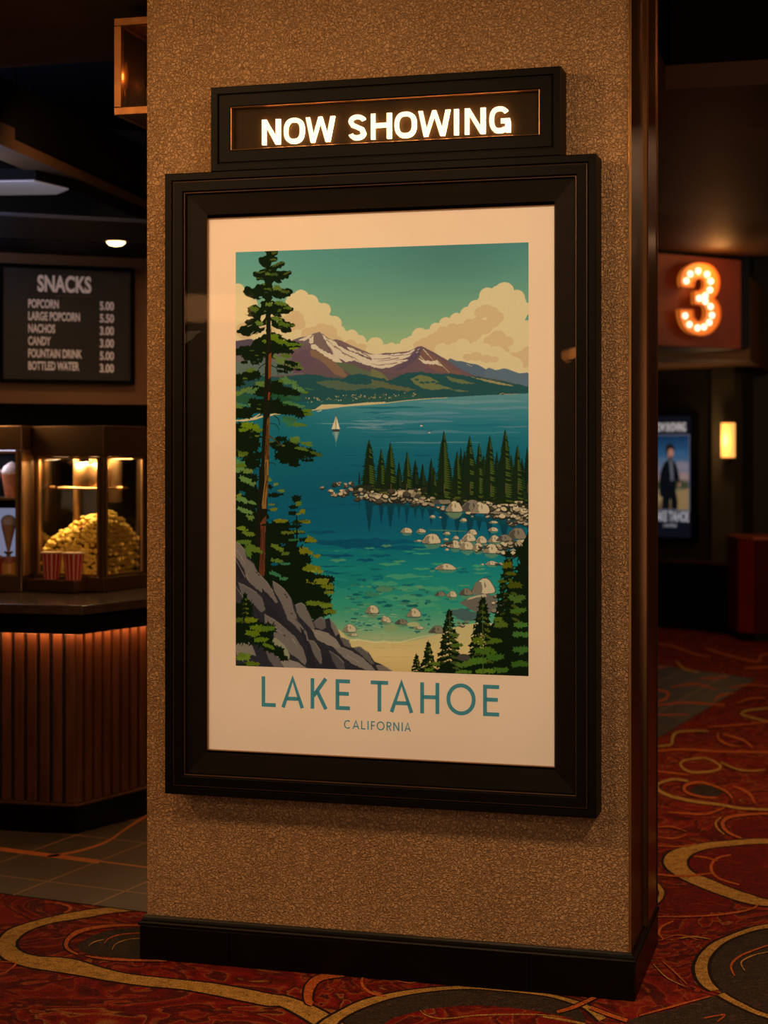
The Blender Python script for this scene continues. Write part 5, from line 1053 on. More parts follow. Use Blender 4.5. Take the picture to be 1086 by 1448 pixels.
mb = MB(); mb.tube((0, 0, .05), (0, 0, .8), .006); mb.build('stem', M['ceilblack'], spot)

# ------------------------------------------------------------------ menu board
menu = thing('menu_board', 'black snack menu board with grey price lettering on the tan bulkhead', 'menu board', MB_, (0, 0, 0))
mx0, _ = MB_.px(-1, 450, .03); mx1, _ = MB_.px(190, 450, .03); _, mz0 = MB_.px(0, 541, .03); _, mz1 = MB_.px(0, 372, .03)
mb = MB(); mb.box(mx0, mx1, -.03, -.001, mz0, mz1); menu_panel = mb.build('panel', M['board'], menu, bevel=.002)
mb = MB(); mb.frame(mx0, mx1, mz0, mz1, [(0, .03), (0, .045), (.004, .047), (.018, .047), (.02, .031)]); mb.build('frame', M['ceilblack'], menu)
def mp_(px, py): return MB_.px(px, py, .032)
hx, hz = mp_(91, 412.5); _, hz2 = mp_(91, 390)
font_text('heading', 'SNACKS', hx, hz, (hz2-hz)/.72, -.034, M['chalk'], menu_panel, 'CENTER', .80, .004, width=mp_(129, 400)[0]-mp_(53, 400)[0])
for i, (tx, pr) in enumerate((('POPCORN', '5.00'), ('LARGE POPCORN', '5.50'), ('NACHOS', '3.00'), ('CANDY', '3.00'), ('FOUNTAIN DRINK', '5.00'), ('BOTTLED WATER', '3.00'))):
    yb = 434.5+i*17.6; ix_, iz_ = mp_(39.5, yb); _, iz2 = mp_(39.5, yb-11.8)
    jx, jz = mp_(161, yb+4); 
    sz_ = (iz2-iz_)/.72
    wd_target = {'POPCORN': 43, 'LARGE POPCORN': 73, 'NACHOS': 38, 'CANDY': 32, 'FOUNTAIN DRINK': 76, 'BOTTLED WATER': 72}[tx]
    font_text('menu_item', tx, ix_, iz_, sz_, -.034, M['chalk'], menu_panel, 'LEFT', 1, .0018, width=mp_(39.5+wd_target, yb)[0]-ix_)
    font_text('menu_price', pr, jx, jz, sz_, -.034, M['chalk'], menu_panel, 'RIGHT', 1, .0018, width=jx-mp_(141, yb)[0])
mb = MB(); a, b = mp_(80, 418.5), mp_(134, 420); mb.box(a[0], b[0], -.0345, -.032, b[1]-.001, b[1]+.003); mb.build('underline', mat('dim_rule', (90, 66, 50), .6), menu_panel)

# ------------------------------------------------------------------ snack counter
c0 = floor_pt(108, 1181); dl_, dr_ = (-.975, .222), (.538, .843)
n1, n2 = (-.222, -.975), (.843, -.538)
det = n1[0]*n2[1]-n1[1]*n2[0]
def corner(d): return (c0[0]+(d*n2[1]-d*n1[1])/det, c0[1]+(n1[0]*d-n2[0]*d)/det)
def cpoly(d, L=2.6, Rr=2.4, depth=1.0):
    c = corner(d); a = (c[0]+dl_[0]*L, c[1]+dl_[1]*L); b = (c[0]+dr_[0]*Rr, c[1]+dr_[1]*Rr)
    return [a, c, b, (b[0]-n2[0]*depth, b[1]-n2[1]*depth), (c[0]-(n1[0]+n2[0])*.62*depth, c[1]-(n1[1]+n2[1])*.62*depth), (a[0]-n1[0]*depth, a[1]-n1[1]*depth)]
cnt = thing('snack_counter', 'snack counter with dark polished top and backlit vertical mahogany slats', 'counter', loc=(c0[0], c0[1], 0))
def cbuild(name, mb, m, bevel=0):
    mb.v = [(x-c0[0], y-c0[1], z) for x, y, z in mb.v]; return mb.build(name, m, cnt, bevel=bevel)
mb = MB(); mb.prism(cpoly(0), .006, .118); cbuild('plinth', mb, M['base'])
mb = MB(); mb.prism(cpoly(.006), .118, .128); cbuild('plinth_moulding', mb, M['rail'], .002)
mb = MB(); mb.prism(cpoly(-.035), .128, .86); cbuild('body', mb, M['woodgap'])
mb = MB()
cc = corner(-.012)
for dv, L, nn in ((dl_, 2.5, n1), (dr_, 2.2, n2)):
    k = .004
    while k < L:
        wv = .040
        a = (cc[0]+dv[0]*k, cc[1]+dv[1]*k); b = (a[0]+dv[0]*wv, a[1]+dv[1]*wv); inn = .022
        mb.prism([a, b, (b[0]-nn[0]*inn, b[1]-nn[1]*inn), (a[0]-nn[0]*inn, a[1]-nn[1]*inn)], .129, .855); k += .058
cbuild('slat_cladding', mb, M['wood'], .0025)
mb = MB(); mb.prism(cpoly(.075), .848, .93); cbuild('apron', mb, M['ceilblack'], .003)
mb = MB(); mb.prism(cpoly(.095), .93, .97); cbuild('countertop', mb, M['top'], .004)
mb = MB()
for dv, L, nn in ((dl_, 2.4, n1), (dr_, 2.1, n2)):
    c = corner(.02); a = (c[0]+dv[0]*.02, c[1]+dv[1]*.02); b = (c[0]+dv[0]*L, c[1]+dv[1]*L)
    mb.prism([a, b, (b[0]-nn[0]*.015, b[1]-nn[1]*.015), (a[0]-nn[0]*.015, a[1]-nn[1]*.015)], .842, .8475)
cbuild('led_strip', mb, glow_mat('led_strip_glow', (255, 176, 104), 34.0))

# ------------------------------------------------------------------ popcorn machine (a square cabinet seen corner on)
PMF = Fr(*at(146, 7.58), -24.9)        # local +x runs to the viewer's right along the front... origin is the near corner
w1_, d1_, zb, zt_ = .384, .35, .974, 1.722
pm = thing('popcorn_machine', 'steel and glass popcorn machine full of yellow popcorn on the snack counter', 'popcorn machine', PMF, (0, 0, 0))
# front face spans x from -w1 to 0 at y=0; the right face runs back from the near corner
x0, x1, y0, y1 = -w1_, 0, 0, d1_
p_ = .026
for nm, (a, b, c, d) in zip(['post']*4, ((x0, x0+p_, y0, y0+p_), (x1-p_, x1, y0, y0+p_), (x1-p_, x1, y1-p_, y1), (x0, x0+p_, y1-p_, y1))):
    mb = MB(); mb.box(a, b, c, d, zb+.06, zt_-.14); mb.build(nm, M['darksteel'], pm, bevel=.003)
mb = MB(); mb.box(x0-.004, x1+.004, y0-.004, y1+.004, zt_-.14, zt_); mb.build('top_housing', M['darksteel'], pm, bevel=.005)
mb = MB(); mb.box(x0-.004, x1+.004, y0-.004, y1+.004, zb, zb+.06); mb.box(x0+.01, x0+.04, y0+.01, y0+.04, .9705, zb); mb.box(x1-.04, x1-.01, y0+.01, y0+.04, .9705, zb); mb.box(x1-.04, x1-.01, y1-.04, y1-.01, .9705, zb); mb.build('base', M['darksteel'], pm, bevel=.005)
mb = MB(); mb.box(x0+.04, x1-.085, y0-.10, y0-.005, zb, zb+.052); mb.build('front_tray', M['darksteel'], pm, bevel=.004)
gl = glass_mat('cabinet_glass', (.98, .95, .9), .02, .8)
for nm, (a, b, c, d) in zip(['glass_pane']*4, ((x0+p_, x1-p_, .010, .013), (x1-.013, x1-.010, p_, y1-p_), (x0+p_, x1-p_, y1-.013, y1-.010), (x0+.010, x0+.013, p_, y1-p_))):
    mb = MB(); mb.box(a, b, c, d, zb+.062, zt_-.142); mb.build(nm, gl, pm)
mb = MB(); zz0, zz1 = zb+.066, zt_-.142
mb.frame(x0+p_-.002, x1-p_+.002, zz0, zz1, [(0, -.008), (0, .002), (.010, .002), (.010, -.008)])
fr_o = mb.build('window_bead', M['steel'], pm)
mb = MB(); mb.frame(p_-.002, y1-p_+.002, zz0, zz1, [(0, -.008), (0, .002), (.010, .002), (.010, -.008)]); o = mb.build('window_bead', M['steel'], pm); o.rotation_euler = (0, 0, R(90)); o.location = (x1, 0, 0)
mb = MB(); kx, ky, kz = x0+.20, .19, 1.44
mb.lathe([(.082, 0), (.090, .01), (.090, .10), (.082, .112), (.03, .118)], 28, (kx, ky, kz)); mb.build('kettle', M['steel'], pm, smooth=True)
mb = MB(); mb.tube((kx, ky, kz+.1), (kx, ky, zt_-.141), .02, 16); mb.tube((x0+.09, ky+.02, zb+.30), (x0+.09, ky+.02, zt_-.141), .016, 14); mb.build('hanger_tube', M['steel'], pm, smooth=False)
mb = MB(); mb.tube((x0+.06, ky-.08, kz-.004), (x1-.05, ky-.08, kz-.004), .006); mb.tube((x0+.06, ky+.08, kz-.004), (x1-.05, ky+.08, kz-.004), .006); mb.tube((x0+.06, ky-.08, kz-.004), (x0+.06, ky+.08, kz-.004), .006); mb.tube((x1-.05, ky-.08, kz-.004), (x1-.05, ky+.08, kz-.004), .006)
mb.tube((x0+.03, ky, kz-.004), (x0+.06, ky, kz-.004), .009); mb.tube((x1-.05, ky, kz-.004), (x1-.02, ky, kz-.004), .009); mb.build('kettle_rail', M['steel'], pm)
mb = MB(); mb.tube((x1-.10, .24, 1.37), (x1-.10, .24, zt_-.141), .034, 20); mb.build('stirring_motor', M['steel'], pm, smooth=False)
warm = glow_mat('warming_lamp_glow', (255, 206, 140), 3.5)
for a in (x0+.09, x1-.10):
    mb = MB(); mb.lathe([(.030, -.004), (.034, 0)], 20, (a, .09, zt_-.142)); mb.build('lamp', warm, pm)
# popcorn: one uncountable heap
pc_m = mat('buttery_popcorn', (246, 200, 92), .7, 0, .3, 34, bump=.3, bscale=120, emit=(255, 176, 60), es=.07)  # faint emission put into the kernels to brighten the heap
mb = MB(); rr = random.Random(5)
def kernel(x, y, z, r):
    for _ in range(2): mb.ball((x+rr.uniform(-.5, .5)*r, y+rr.uniform(-.5, .5)*r, z+rr.uniform(-.4, .4)*r), r*rr.uniform(.7, 1.0), 7, 4, (1, rr.uniform(.75, 1), rr.uniform(.7, 1)))
hx0, hx1, hy0, hy1 = x0+.026, x1-.026, .026, y1-.026; base_z = zb+.062
def top_z(x, y):
    u = (x-(hx1-.05))/(hx1-hx0); v_ = (y-.12)/(hy1-hy0)
    return base_z+.305-.17*abs(u)**1.15-.18*abs(v_)**1.2
nx_, ny_ = 14, 12
for i in range(nx_):
    for j in range(ny_):
        x = hx0+(hx1-hx0)*(i+.5)/nx_; y = hy0+(hy1-hy0)*(j+.5)/ny_; kernel(x+rr.uniform(-.005, .005), y+rr.uniform(-.005, .005), top_z(x, y)-.006+rr.uniform(-.008, .010), .0145)
for face in range(2):
    for i in range(14):
        for j in range(14):
            if face == 0: x = hx0+(hx1-hx0)*(i+.5+.5*(j % 2))/14.5+rr.uniform(-.005, .005); y = hy0-.002+rr.uniform(0, .006)
            else: x = hx1+.002-rr.uniform(0, .006); y = hy0+(hy1-hy0)*(i+.5*(j % 2)+.3)/14.5+rr.uniform(-.005, .005)
            zt2 = top_z(x, y)-.008; z_ = base_z+.012+j*.0215+rr.uniform(-.004, .004)
            if z_ < zt2: kernel(x, y, z_, .0130)
# solid core under the kernels
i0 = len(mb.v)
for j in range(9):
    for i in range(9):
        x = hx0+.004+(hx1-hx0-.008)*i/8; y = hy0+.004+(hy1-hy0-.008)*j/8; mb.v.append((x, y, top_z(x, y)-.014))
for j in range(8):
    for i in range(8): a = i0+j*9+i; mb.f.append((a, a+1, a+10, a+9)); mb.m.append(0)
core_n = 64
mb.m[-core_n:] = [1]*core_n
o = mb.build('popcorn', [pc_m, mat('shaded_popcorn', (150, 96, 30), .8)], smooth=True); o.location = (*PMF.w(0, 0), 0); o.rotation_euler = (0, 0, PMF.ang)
tag(o, 'heap of yellow popcorn piled up inside the glass machine', 'popcorn', kind='stuff')

# striped cups standing on the tray
def cup_mat():
    m, nt, b = new_mat('red_and_white_striped_card')
    tc = N(nt, 'ShaderNodeTexCoord'); sp_ = N(nt, 'ShaderNodeSeparateXYZ'); nt.links.new(tc.outputs['Object'], sp_.inputs[0])
    at2 = N(nt, 'ShaderNodeMath', operation='ARCTAN2'); nt.links.new(sp_.outputs[1], at2.inputs[0]); nt.links.new(sp_.outputs[0], at2.inputs[1])
    k = N(nt, 'ShaderNodeMath', operation='MULTIPLY'); k.inputs[1].default_value = 13/6.2832; nt.links.new(at2.outputs[0], k.inputs[0])
    fr_ = N(nt, 'ShaderNodeMath', operation='FRACT'); nt.links.new(k.outputs[0], fr_.inputs[0])
    lt = N(nt, 'ShaderNodeMath', operation='LESS_THAN'); lt.inputs[1].default_value = .3; nt.links.new(fr_.outputs[0], lt.inputs[0])
    mx = N(nt, 'ShaderNodeMix', data_type='RGBA'); mx.inputs[6].default_value = (*lin((176, 22, 16)), 1); mx.inputs[7].default_value = (*lin((214, 160, 130)), 1)
    nt.links.new(lt.outputs[0], mx.inputs[0]); nt.links.new(mx.outputs[2], b.inputs['Base Color']); b.inputs['Roughness'].default_value = .5
    return m
cm_ = cup_mat(); rimm = mat('pale_paper_rim', (226, 190, 150), .6)
ztr = zb+.053
first = None
for i, (pxc, lab) in enumerate(((73, 'red striped popcorn cup on the machine tray, nearer the steel display case'), (104, 'red striped popcorn cup on the machine tray, nearer the corner post'))):
    lxx, _ = PMF.px(pxc, 821, .052)
    loc_ = (*PMF.w(lxx, -.052), ztr)
    if first is None:
        t_ = thing('popcorn_cup', lab, 'cup', loc=loc_, group='striped popcorn cups on the machine tray')
        mb = MB(); mb.lathe([(.035, 0), (.047, .118), (.0485, .120), (.046, .1205), (.034, .003)], 36); cw_ = mb.build('cup_wall', cm_, t_, smooth=False)
        mb = MB(); mb.lathe([(.0475, .118), (.0500, .119), (.0500, .124), (.0470, .124)], 36); mb.build('rim', rimm, t_)
        first = t_
    else:
        t_ = first.copy(); COL.objects.link(t_); t_.location = loc_; t_['label'] = lab
        for ch in first.children: c = ch.copy(); COL.objects.link(c); c.parent = t_

# ------------------------------------------------------------------ steel display case on the left
DC = Fr(*at(31, 7.60), -6.0)
dc = thing('heated_display_case', 'steel and glass snack display case at the left end of the counter', 'display case', DC, (0, 0, 0))
x0, x1, y0, y1, zb2, zt2 = -.60, 0, 0, .30, .9705, 1.722
mb = MB(); mb.box(x0, x1, y0, y1, zt2-.11, zt2); mb.build('top_housing', M['darksteel'], dc, bevel=.004)
mb = MB(); mb.box(x0, x1, y0, y1, zb2, zb2+.07); mb.build('base', M['darksteel'], dc, bevel=.004)
for a, b, c, d in ((x1-.028, x1, 0, .028), (x0, x0+.028, 0, .028)):
    mb = MB(); mb.box(a, b, c, d, zb2+.07, zt2-.11); mb.build('post', M['darksteel'], dc, bevel=.003)
mb = MB(); mb.box(x1-.012, x1, .028, y1, zb2+.07, zt2-.11); mb.build('side_panel', M['steel'], dc, bevel=.002)
mb = MB(); mb.box(x0+.028, x1-.028, y1-.02, y1-.01, zb2+.07, zt2-.11); mb.build('back_panel', M['ceilblack'], dc)
mb = MB(); mb.box(x0+.028, x1-.028, y1-.028, y1-.021, zb2+.13, 1.34); mb.build('lit_back_panel', glow_mat('cool_backlight', (150, 156, 186), .55), dc)
mb = MB(); mb.box(x0+.028, x1-.0125, .02, y1-.03, 1.385, 1.395); mb.build('shelf', M['steel'], dc)
mb = MB(); mb.box(x0+.028, x1-.028, .006, .009, zb2+.07, zt2-.11); mb.build('glass_pane', glass_mat('case_front_glass', (.97, .97, 1), .02, .7), dc)
mb = MB(); mb.frame(x0+.02, x1-.02, zb2+.07, zt2-.115, [(0, -.004), (0, .002), (.010, .002), (.010, -.004)]); mb.build('window_bead', M['steel'], dc)
mb = MB(); mb.box(x0+.06, x1-.06, .05, .09, zt2-.125, zt2-.1105); mb.build('lamp', glow_mat('cool_case_lamp', (210, 200, 220), 1.6), dc)
def dcx(px): return DC.px(px, 700, -.12)[0]
cups = mat('caramel_dessert', (196, 120, 76), .5, 0, .3, 40); cream = mat('cream_topping', (226, 206, 196), .6, 0, .1, 40); clear = mat('pale_plastic_tub', (190, 178, 184), .35)
def dessert(px, z_, y_, s, lab):
    t_ = thing('dessert_cup', lab, 'dessert', loc=(*DC.w(dcx(px), y_), z_), group=None)
    mb = MB(); mb.lathe([(.030*s, 0), (.045*s, .10*s), (.044*s, .102*s), (.028*s, .004)], 22); mb.build('tub', cups, t_, smooth=False)
    mb = MB(); mb.lathe([(.044*s, .098*s), (.046*s, .115*s), (.034*s, .135*s), (.014*s, .150*s), (.002, .155*s)], 22); mb.build('whipped_top', cream, t_, smooth=True)
dessert(17, 1.3955, .12, 1.05, 'caramel dessert cup with pale topping on the case shelf, next to the post')
dessert(-14, 1.3955, .12, 1.05, 'caramel dessert cup on the case shelf, beyond the one next to the post')
cone = thing('wafer_cone_stand', 'pale wafer cone in a low holder on the floor of the snack case', 'cone', loc=(*DC.w(dcx(8), .16), zb2+.0705))
mb = MB(); mb.lathe([(.035, 0), (.035, .012), (.010, .016), (.010, .09), (.022, .10), (.022, .104)], 18); mb.build('holder', M['steel'], cone)
mb = MB(); mb.lathe([(.004, .096), (.034, .225), (.032, .227)], 18); mb.build('cone', mat('wafer', (206, 150, 106), .7, 0, .2, 80), cone)
mb = MB(); mb.ball((0, 0, .24), .036, 16, 10, (1, 1, .9)); mb.build('scoop', cream, cone, smooth=True)
jar = thing('sauce_jar', 'amber lidded jar at the bottom of the snack display case', 'jar', loc=(*DC.w(dcx(18), .07), zb2+.0705))
mb = MB(); mb.lathe([(.030, 0), (.034, .006), (.034, .052), (.028, .060)], 22); mb.build('body', mat('amber_sauce', (190, 120, 40), .3, emit=(200, 120, 40), es=.08), jar, smooth=False)
mb = MB(); mb.lathe([(.036, .060), (.036, .082), (.033, .085)], 22); mb.build('lid', mat('copper_lid', (196, 112, 76), .4), jar)
pk = thing('red_snack_tub', 'small red paper snack tub low in the display case beside the amber jar', 'tub', loc=(*DC.w(dcx(3), .07), zb2+.0705))
mb = MB(); mb.lathe([(.022, 0), (.030, .07), (.032, .072), (.032, .078), (.029, .078)], 22); mb.build('tub_wall', mat('red_card', (176, 40, 34), .5), pk)
mb = MB(); mb.ball((0, 0, .078), .026, 12, 6, (1, 1, .5)); mb.build('snack_filling', mat('golden_snack', (200, 150, 90), .7), pk, smooth=True)

# ------------------------------------------------------------------ right: theatre number sign
SG = Fr(*at(921, 12.4), 33.0)
sg_ = thing('theater_number_sign', 'dark red sign box with a marquee bulb numeral 3 under the ceiling', 'sign', SG, (0, 0, 0))
def sgp(px, py, out=0): return SG.px(px, py, out)
xr = sgp(1048, 430)[0]; zb3 = sgp(921, 488)[1]
mb = MB(); mb.box(-.9, xr, 0, .5, zb3, 3.099); mb.build('board', mat('oxblood_sign_board', (104, 36, 11), .6, 0, .15, 3), sg_, bevel=.006)
mb = MB(); mb.box(-.9, xr+.01, -.012, .0, 3.07, 3.099); mb.build('top_edge', M['ceilblack'], sg_)
oz = lambda L, out=.09: [sgp(880+x/5.272, 330+y/5.272, out) for x, y in L]
out3 = [(435,385),(430,340),(450,285),(490,245),(540,225),(600,225),(660,245),(700,290),(720,350),(715,410),(700,455),(680,482),(705,510),(725,560),(728,620),(710,680),(670,730),(620,757),(560,760),(500,740),(455,700),(430,640),(422,575),(430,568),(515,570),(525,580),(530,620),(550,650),(580,656),(605,640),(618,600),(615,560),(600,537),(580,530),(545,530),(535,520),(533,440),(545,432),(580,430),(605,410),(612,370),(600,340),(575,328),(548,340),(534,365),(530,395),(520,402),(445,395)]
o3 = catmull(oz(out3), 3, True)
mb = MB(); mb.slab(o3, -.085, -.060)
numeral = mb.build('numeral', mat('amber_numeral_face', (206, 122, 44), .45, 0, .06, 10, emit=(226, 120, 36), es=.62), sg_)
# a raised lip round the numeral
mb = MB(); n = len(o3)
cx3 = sum(p[0] for p in o3)/n; cz3 = sum(p[1] for p in o3)/n
def lip(m_, q): m_.slab(q, -.098, -.084)
ribbon(mb, o3, .008, lip, True); mb.build('numeral_lip', mat('amber_lip', (190, 96, 30), .4, emit=(190, 90, 24), es=.25), numeral)
bm_ = glow_mat('marquee_bulb_glow', (255, 232, 200), 2.0)
fb = None
for x, y in [(470,355),(500,303),(558,281),(624,306),(652,358),(647,423),(612,466),(566,485),(612,508),(652,547),(662,611),(642,665),(602,699),(554,706),(494,680),(462,615)]:
    q = oz([(x, y)])[0]
    if fb is None:
        mb = MB(); mb.ball((0, 0, 0), .0235, 14, 9, (1, .8, 1)); fb = mb.build('bulb', bm_, numeral, smooth=True); o = fb
    else: o = fb.copy(); COL.objects.link(o); o.parent = numeral
    o.location = (q[0], -.10, q[1])
# corridor beyond
mb = MB(); zc_ = 2.36
a0, a1 = at(880, 13.5), at(1060, 13.9)
mb.prism([a0, a1, at(1100, 16.8), at(880, 17.2)], zc_, zc_+.7)
shell('ceiling_corridor', mb, M['soffit'], 'low corridor ceiling below the number sign')
mb = MB(); mb.prism([at(870, 13.3), at(1060, 13.7), at(1060, 13.9), at(870, 13.5)], zc_+.10, 3.69); shell('trim_8', mb, M['ceilblue'], 'dark fascia over the corridor')
mb = MB(); mb.box(3.3, 7, 16.0, 16.2, 0, 3.69); shell('wall_recess', mb, M['dark'], 'dark wall of the recess behind the podium')

# ---- far wall, pilaster, rails
FW = Fr(*at(921, 15.5), -40.0)
mb = MB(); mb.box(-1.6, .93, 0, .2, 0, 3.69); shell('wall_far', mb, M['dark'], 'dark wall of the corridor', FW)
mb = MB(); mb.box(-1.6, .69, -.02, 0, 0, .60); shell('trim_9', mb, M['wains'], 'black wainscot along the corridor wall', FW)
mb = MB(); mb.box(-1.6, .688, -.035, -.0, .60, .63); shell('trim_10', mb, M['rail'], 'chair rail along the corridor wall', FW, .004)
px0_, px1_ = .69, .914
mb = MB(); mb.box(px0_, px1_, -.12, 0, .62, 3.69); shell('wall_pilaster', mb, M['olive'], 'olive pilaster carrying the wall sconce', FW)
mb = MB(); mb.box(px0_-.015, px1_+.015, -.15, 0, 0, .605); shell('trim_11', mb, M['wains'], 'black foot of the pilaster', FW)
mb = MB(); mb.box(px0_-.015, px1_+.015, -.155, 0, .605, .635); shell('trim_12', mb, M['rail'], 'rail round the pilaster', FW, .003)
mb = MB(); mb.box(-1.6, .67, -.04, -.021, 0, .12); shell('baseboard_far', mb, M['wains'], 'black baseboard of the corridor', FW)
# wall sconce
sx, sz = FW.px(1029.5, 647, .20); _, szt = FW.px(1029.5, 598, .20)
sc_ = thing('wall_sconce', 'glowing amber cylinder sconce on the olive pilaster', 'wall sconce', FW, (sx, -.20, sz))
hh = szt-sz; rs = .062
mb = MB(); mb.lathe([(rs-.003, .0), (rs, .004), (rs, hh-.004), (rs-.003, hh)], 30); mb.build('shade', glow_mat('sconce_shade_glow', (255, 176, 86), 1.35), sc_, smooth=False)
mb = MB(); mb.lathe([(rs+.004, hh), (rs+.004, hh+.012)], 30); mb.build('top_cap', M['brass'], sc_)
mb = MB(); mb.lathe([(.006, -.05), (.014, -.035), (.02, -.014), (rs+.004, -.0135), (rs+.004, 0)], 30); mb.build('bottom_cap', M['brass'], sc_)
mb = MB(); mb.box(-.035, .035, .068, .0795, .02, hh-.02); mb.box(-.012, .012, .05, .07, hh*.45, hh*.55); mb.build('back_plate', M['brass'], sc_)
light('sconce_light', 'POINT', (*FW.w(sx, -.34), sz+hh/2), 3.6, (1, .62, .28), .05)
# corridor poster display
pd = thing('digital_poster_display', 'small black poster display with a bluish picture on the corridor wall', 'poster display', FW, (0, 0, 0))
def fw(px, py, out=.07): return FW.px(px, py, out)
dx0, _ = fw(912, 670); dx1, _ = fw(983, 670); _, dz0 = fw(950, 765); _, dz1 = fw(950, 583)
mb = MB(); mb.frame(dx0, dx1, dz0, dz1, [(0, .002), (0, .088), (.004, .09), (.03, .09), (.034, .07)]); mb.build('frame', M['black'], pd)
mb = MB(); mb.box(dx0+.02, dx1-.02, -.068, -.002, dz0+.02, dz1-.02); mb.build('screen', mat('dark_display_screen', (16, 18, 26), .2, emit=(16, 19, 30), es=.6), pd)
# the picture on that display, painted the same way as the big print
def new_canvas(x0, y0, x1, y1, s):
    global cv, AX0, AY0, AX1, AY1, CW, CH, S
    AX0, AY0, AX1, AY1, S = x0, y0, x1, y1, s; CW, CH = int((x1-x0)*s), int((y1-y0)*s); cv = np.zeros((CH, CW, 3), np.float32)
new_canvas(0, 0, 60, 100, 5.0)
poly([(0, 0), (60, 0), (60, 100), (0, 100)], ramp([(0, (20, 52, 92)), (25, (46, 92, 138)), (45, (120, 128, 150)), (58, (150, 130, 136)), (64, (92, 92, 70)), (72, (128, 124, 92)), (84, (170, 150, 110)), (100, (96, 74, 48))]))
for a in [(48, 40, 16, 5, (150, 138, 160)), (10, 34, 14, 5, (90, 116, 150)), (52, 54, 14, 4, (168, 140, 140)), (8, 50, 12, 4, (120, 110, 130)), (44, 24, 14, 4, (60, 104, 146))]: ell(*a[:4], a[4], .6)
poly([(0, 66), (14, 60), (30, 64), (46, 60), (60, 64), (60, 72), (0, 72)], (70, 78, 56)); poly([(34, 80), (60, 70), (60, 100), (30, 100)], (156, 132, 92))
poly(smooth([(17, 38), (22, 34), (30, 33), (37, 37), (42, 50), (45, 66), (41, 68), (38, 60), (38, 76), (41, 90), (39, 100), (31, 100), (28, 84), (25, 100), (14, 100), (14, 84), (10, 82), (9, 66), (11, 50)], 3), (14, 18, 24))
poly([(26, 34), (32, 34), (34, 60), (29, 62)], (98, 104, 120)); ell(28, 24, 6, 8, (170, 128, 112)); poly(smooth([(21, 24), (20, 16), (26, 11), (34, 14), (35, 22), (32, 18), (25, 19), (23, 28)], 3), (34, 28, 26)); poly([(23, 28), (33, 28), (30, 33), (26, 33)], (100, 74, 64)); poly([(42, 62), (46, 64), (45, 70), (41, 69)], (160, 120, 100))
gx0, gz1 = fw(925, 616); gx1, gz0 = fw(974, 721)
tx = np.linspace(0, CW-1, 100).astype(int); ty = np.linspace(0, CH-1, 160).astype(int)
EMIT_TINT = (1, 1, 1)
colour_grid('picture', gx0, gx1, gz0, gz1, -.0695, 100, 160, to_lin(cv[np.ix_(ty, tx)]), print_mat('display_picture', .5), pd)
mb = MB(); mb.frame(gx0-.008, gx1+.008, gz0-.008, gz1+.008, [(0, .069), (0, .0705), (.008, .0705), (.008, .069)]); mb.build('picture_border', mat('pale_picture_border', (110, 120, 150), .5, emit=(120, 128, 160), es=.35), pd)
scr = mat('display_lettering', (210, 214, 226), .5, emit=(200, 206, 220), es=.42)
def fit(name, body, pxa, pxb, ya, yb):
    xa, za = fw(pxa, yb); xb, zb_ = fw(pxb, yb); _, zt3 = fw(pxa, ya); hgt = zt3-za
    font_text(name, body, (xa+xb)/2, za, hgt/.72, -.0712, scr, pd, 'CENTER', 1, .004 if hgt > .05 else 0, width=xb-xa)
fit('heading', 'NOW SHOWING', 925, 970, 598, 610); fit('title', 'LAKE TAHOE', 924, 974, 722, 736); fit('credit', 'CALIFORNIA', 938, 957, 740, 745)

# ------------------------------------------------------------------ usher's podium, bottom right of the corridor
PB = at(1066, 14.25)
pod = thing('usher_podium', 'dark red podium with an orange highlight painted on its top at the corridor entrance', 'podium', loc=(PB[0], PB[1], 0))
pdm = mat('oxblood_podium', (112, 26, 12), .45, 0, .2, 4); pdm2 = mat('shaded_red_podium', (64, 6, 7), .6, 0, .2, 4, spec=.1)
sh_ = [(-.112, .10), (0, 0), (.62, -.10), (.72, .52), (.02, .62), (-.112, .50)]
def inset(L, d): cx_, cy_ = sum(p[0] for p in L)/len(L), sum(p[1] for p in L)/len(L); return [(cx_+(x-cx_)*(1-d), cy_+(y-cy_)*(1-d)) for x, y in L]
mb = MB(); mb.prism(inset(sh_, .04), .0, .07); mb.build('plinth', M['wains'], pod)
mb = MB(); mb.prism(sh_, .07, .86)
o = mb.build('body', [pdm, pdm2], pod, bevel=.004); 
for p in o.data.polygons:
    if p.normal.x > -.3 and abs(p.normal.z) < .5: p.material_index = 1  # these faces take the darker red, their shade painted in
mb = MB(); mb.prism(inset(sh_, -.05), .86, .885); mb.build('top', mat('orange_highlight_top', (150, 66, 26), .3, .3), pod, bevel=.004)  # orange of the top ledge paints its warm highlight

# ------------------------------------------------------------------ light
WARM = (1, .56, .24); SOFT = (1, .74, .50)
c = P.w(PW/2, 0)
def lp_(x, y, z): return (*P.w(x, y), z)
# ceiling downlights in front of the pillar, up and to the left: they throw the case's stepped shadows down to the right
def downlight(x, y, lab):
    p = P.w(x, y); o = thing('recessed_downlight', lab, 'downlight', loc=(*p, 3.099))
    m1 = MB(); m1.lathe([(.05, -.004), (.066, -.004), (.068, 0), (.05, 0)], 28); m1.build('trim_ring', M['brass'], o)
    return o
K = 1.0
light('key_left', 'SPOT', lp_(-1.7, -2.7, 3.05), 150, (1, .50, .18), .10, lp_(.45, 0, 1.75), 62, .7)
light('key_centre', 'SPOT', lp_(.5, -2.5, 3.05), 90, (1, .58, .27), .10, lp_(.75, 0, 1.5), 66, .7)
light('key_right', 'SPOT', lp_(2.9, -2.9, 3.05), 130, (1, .68, .42), .10, lp_(1.0, 0, 1.4), 60, .7)
light('key_far', 'SPOT', lp_(-2.6, -6.0, 3.0), 170, (1, .64, .36), .14, lp_(.7, 0, 1.3), 36, .6)
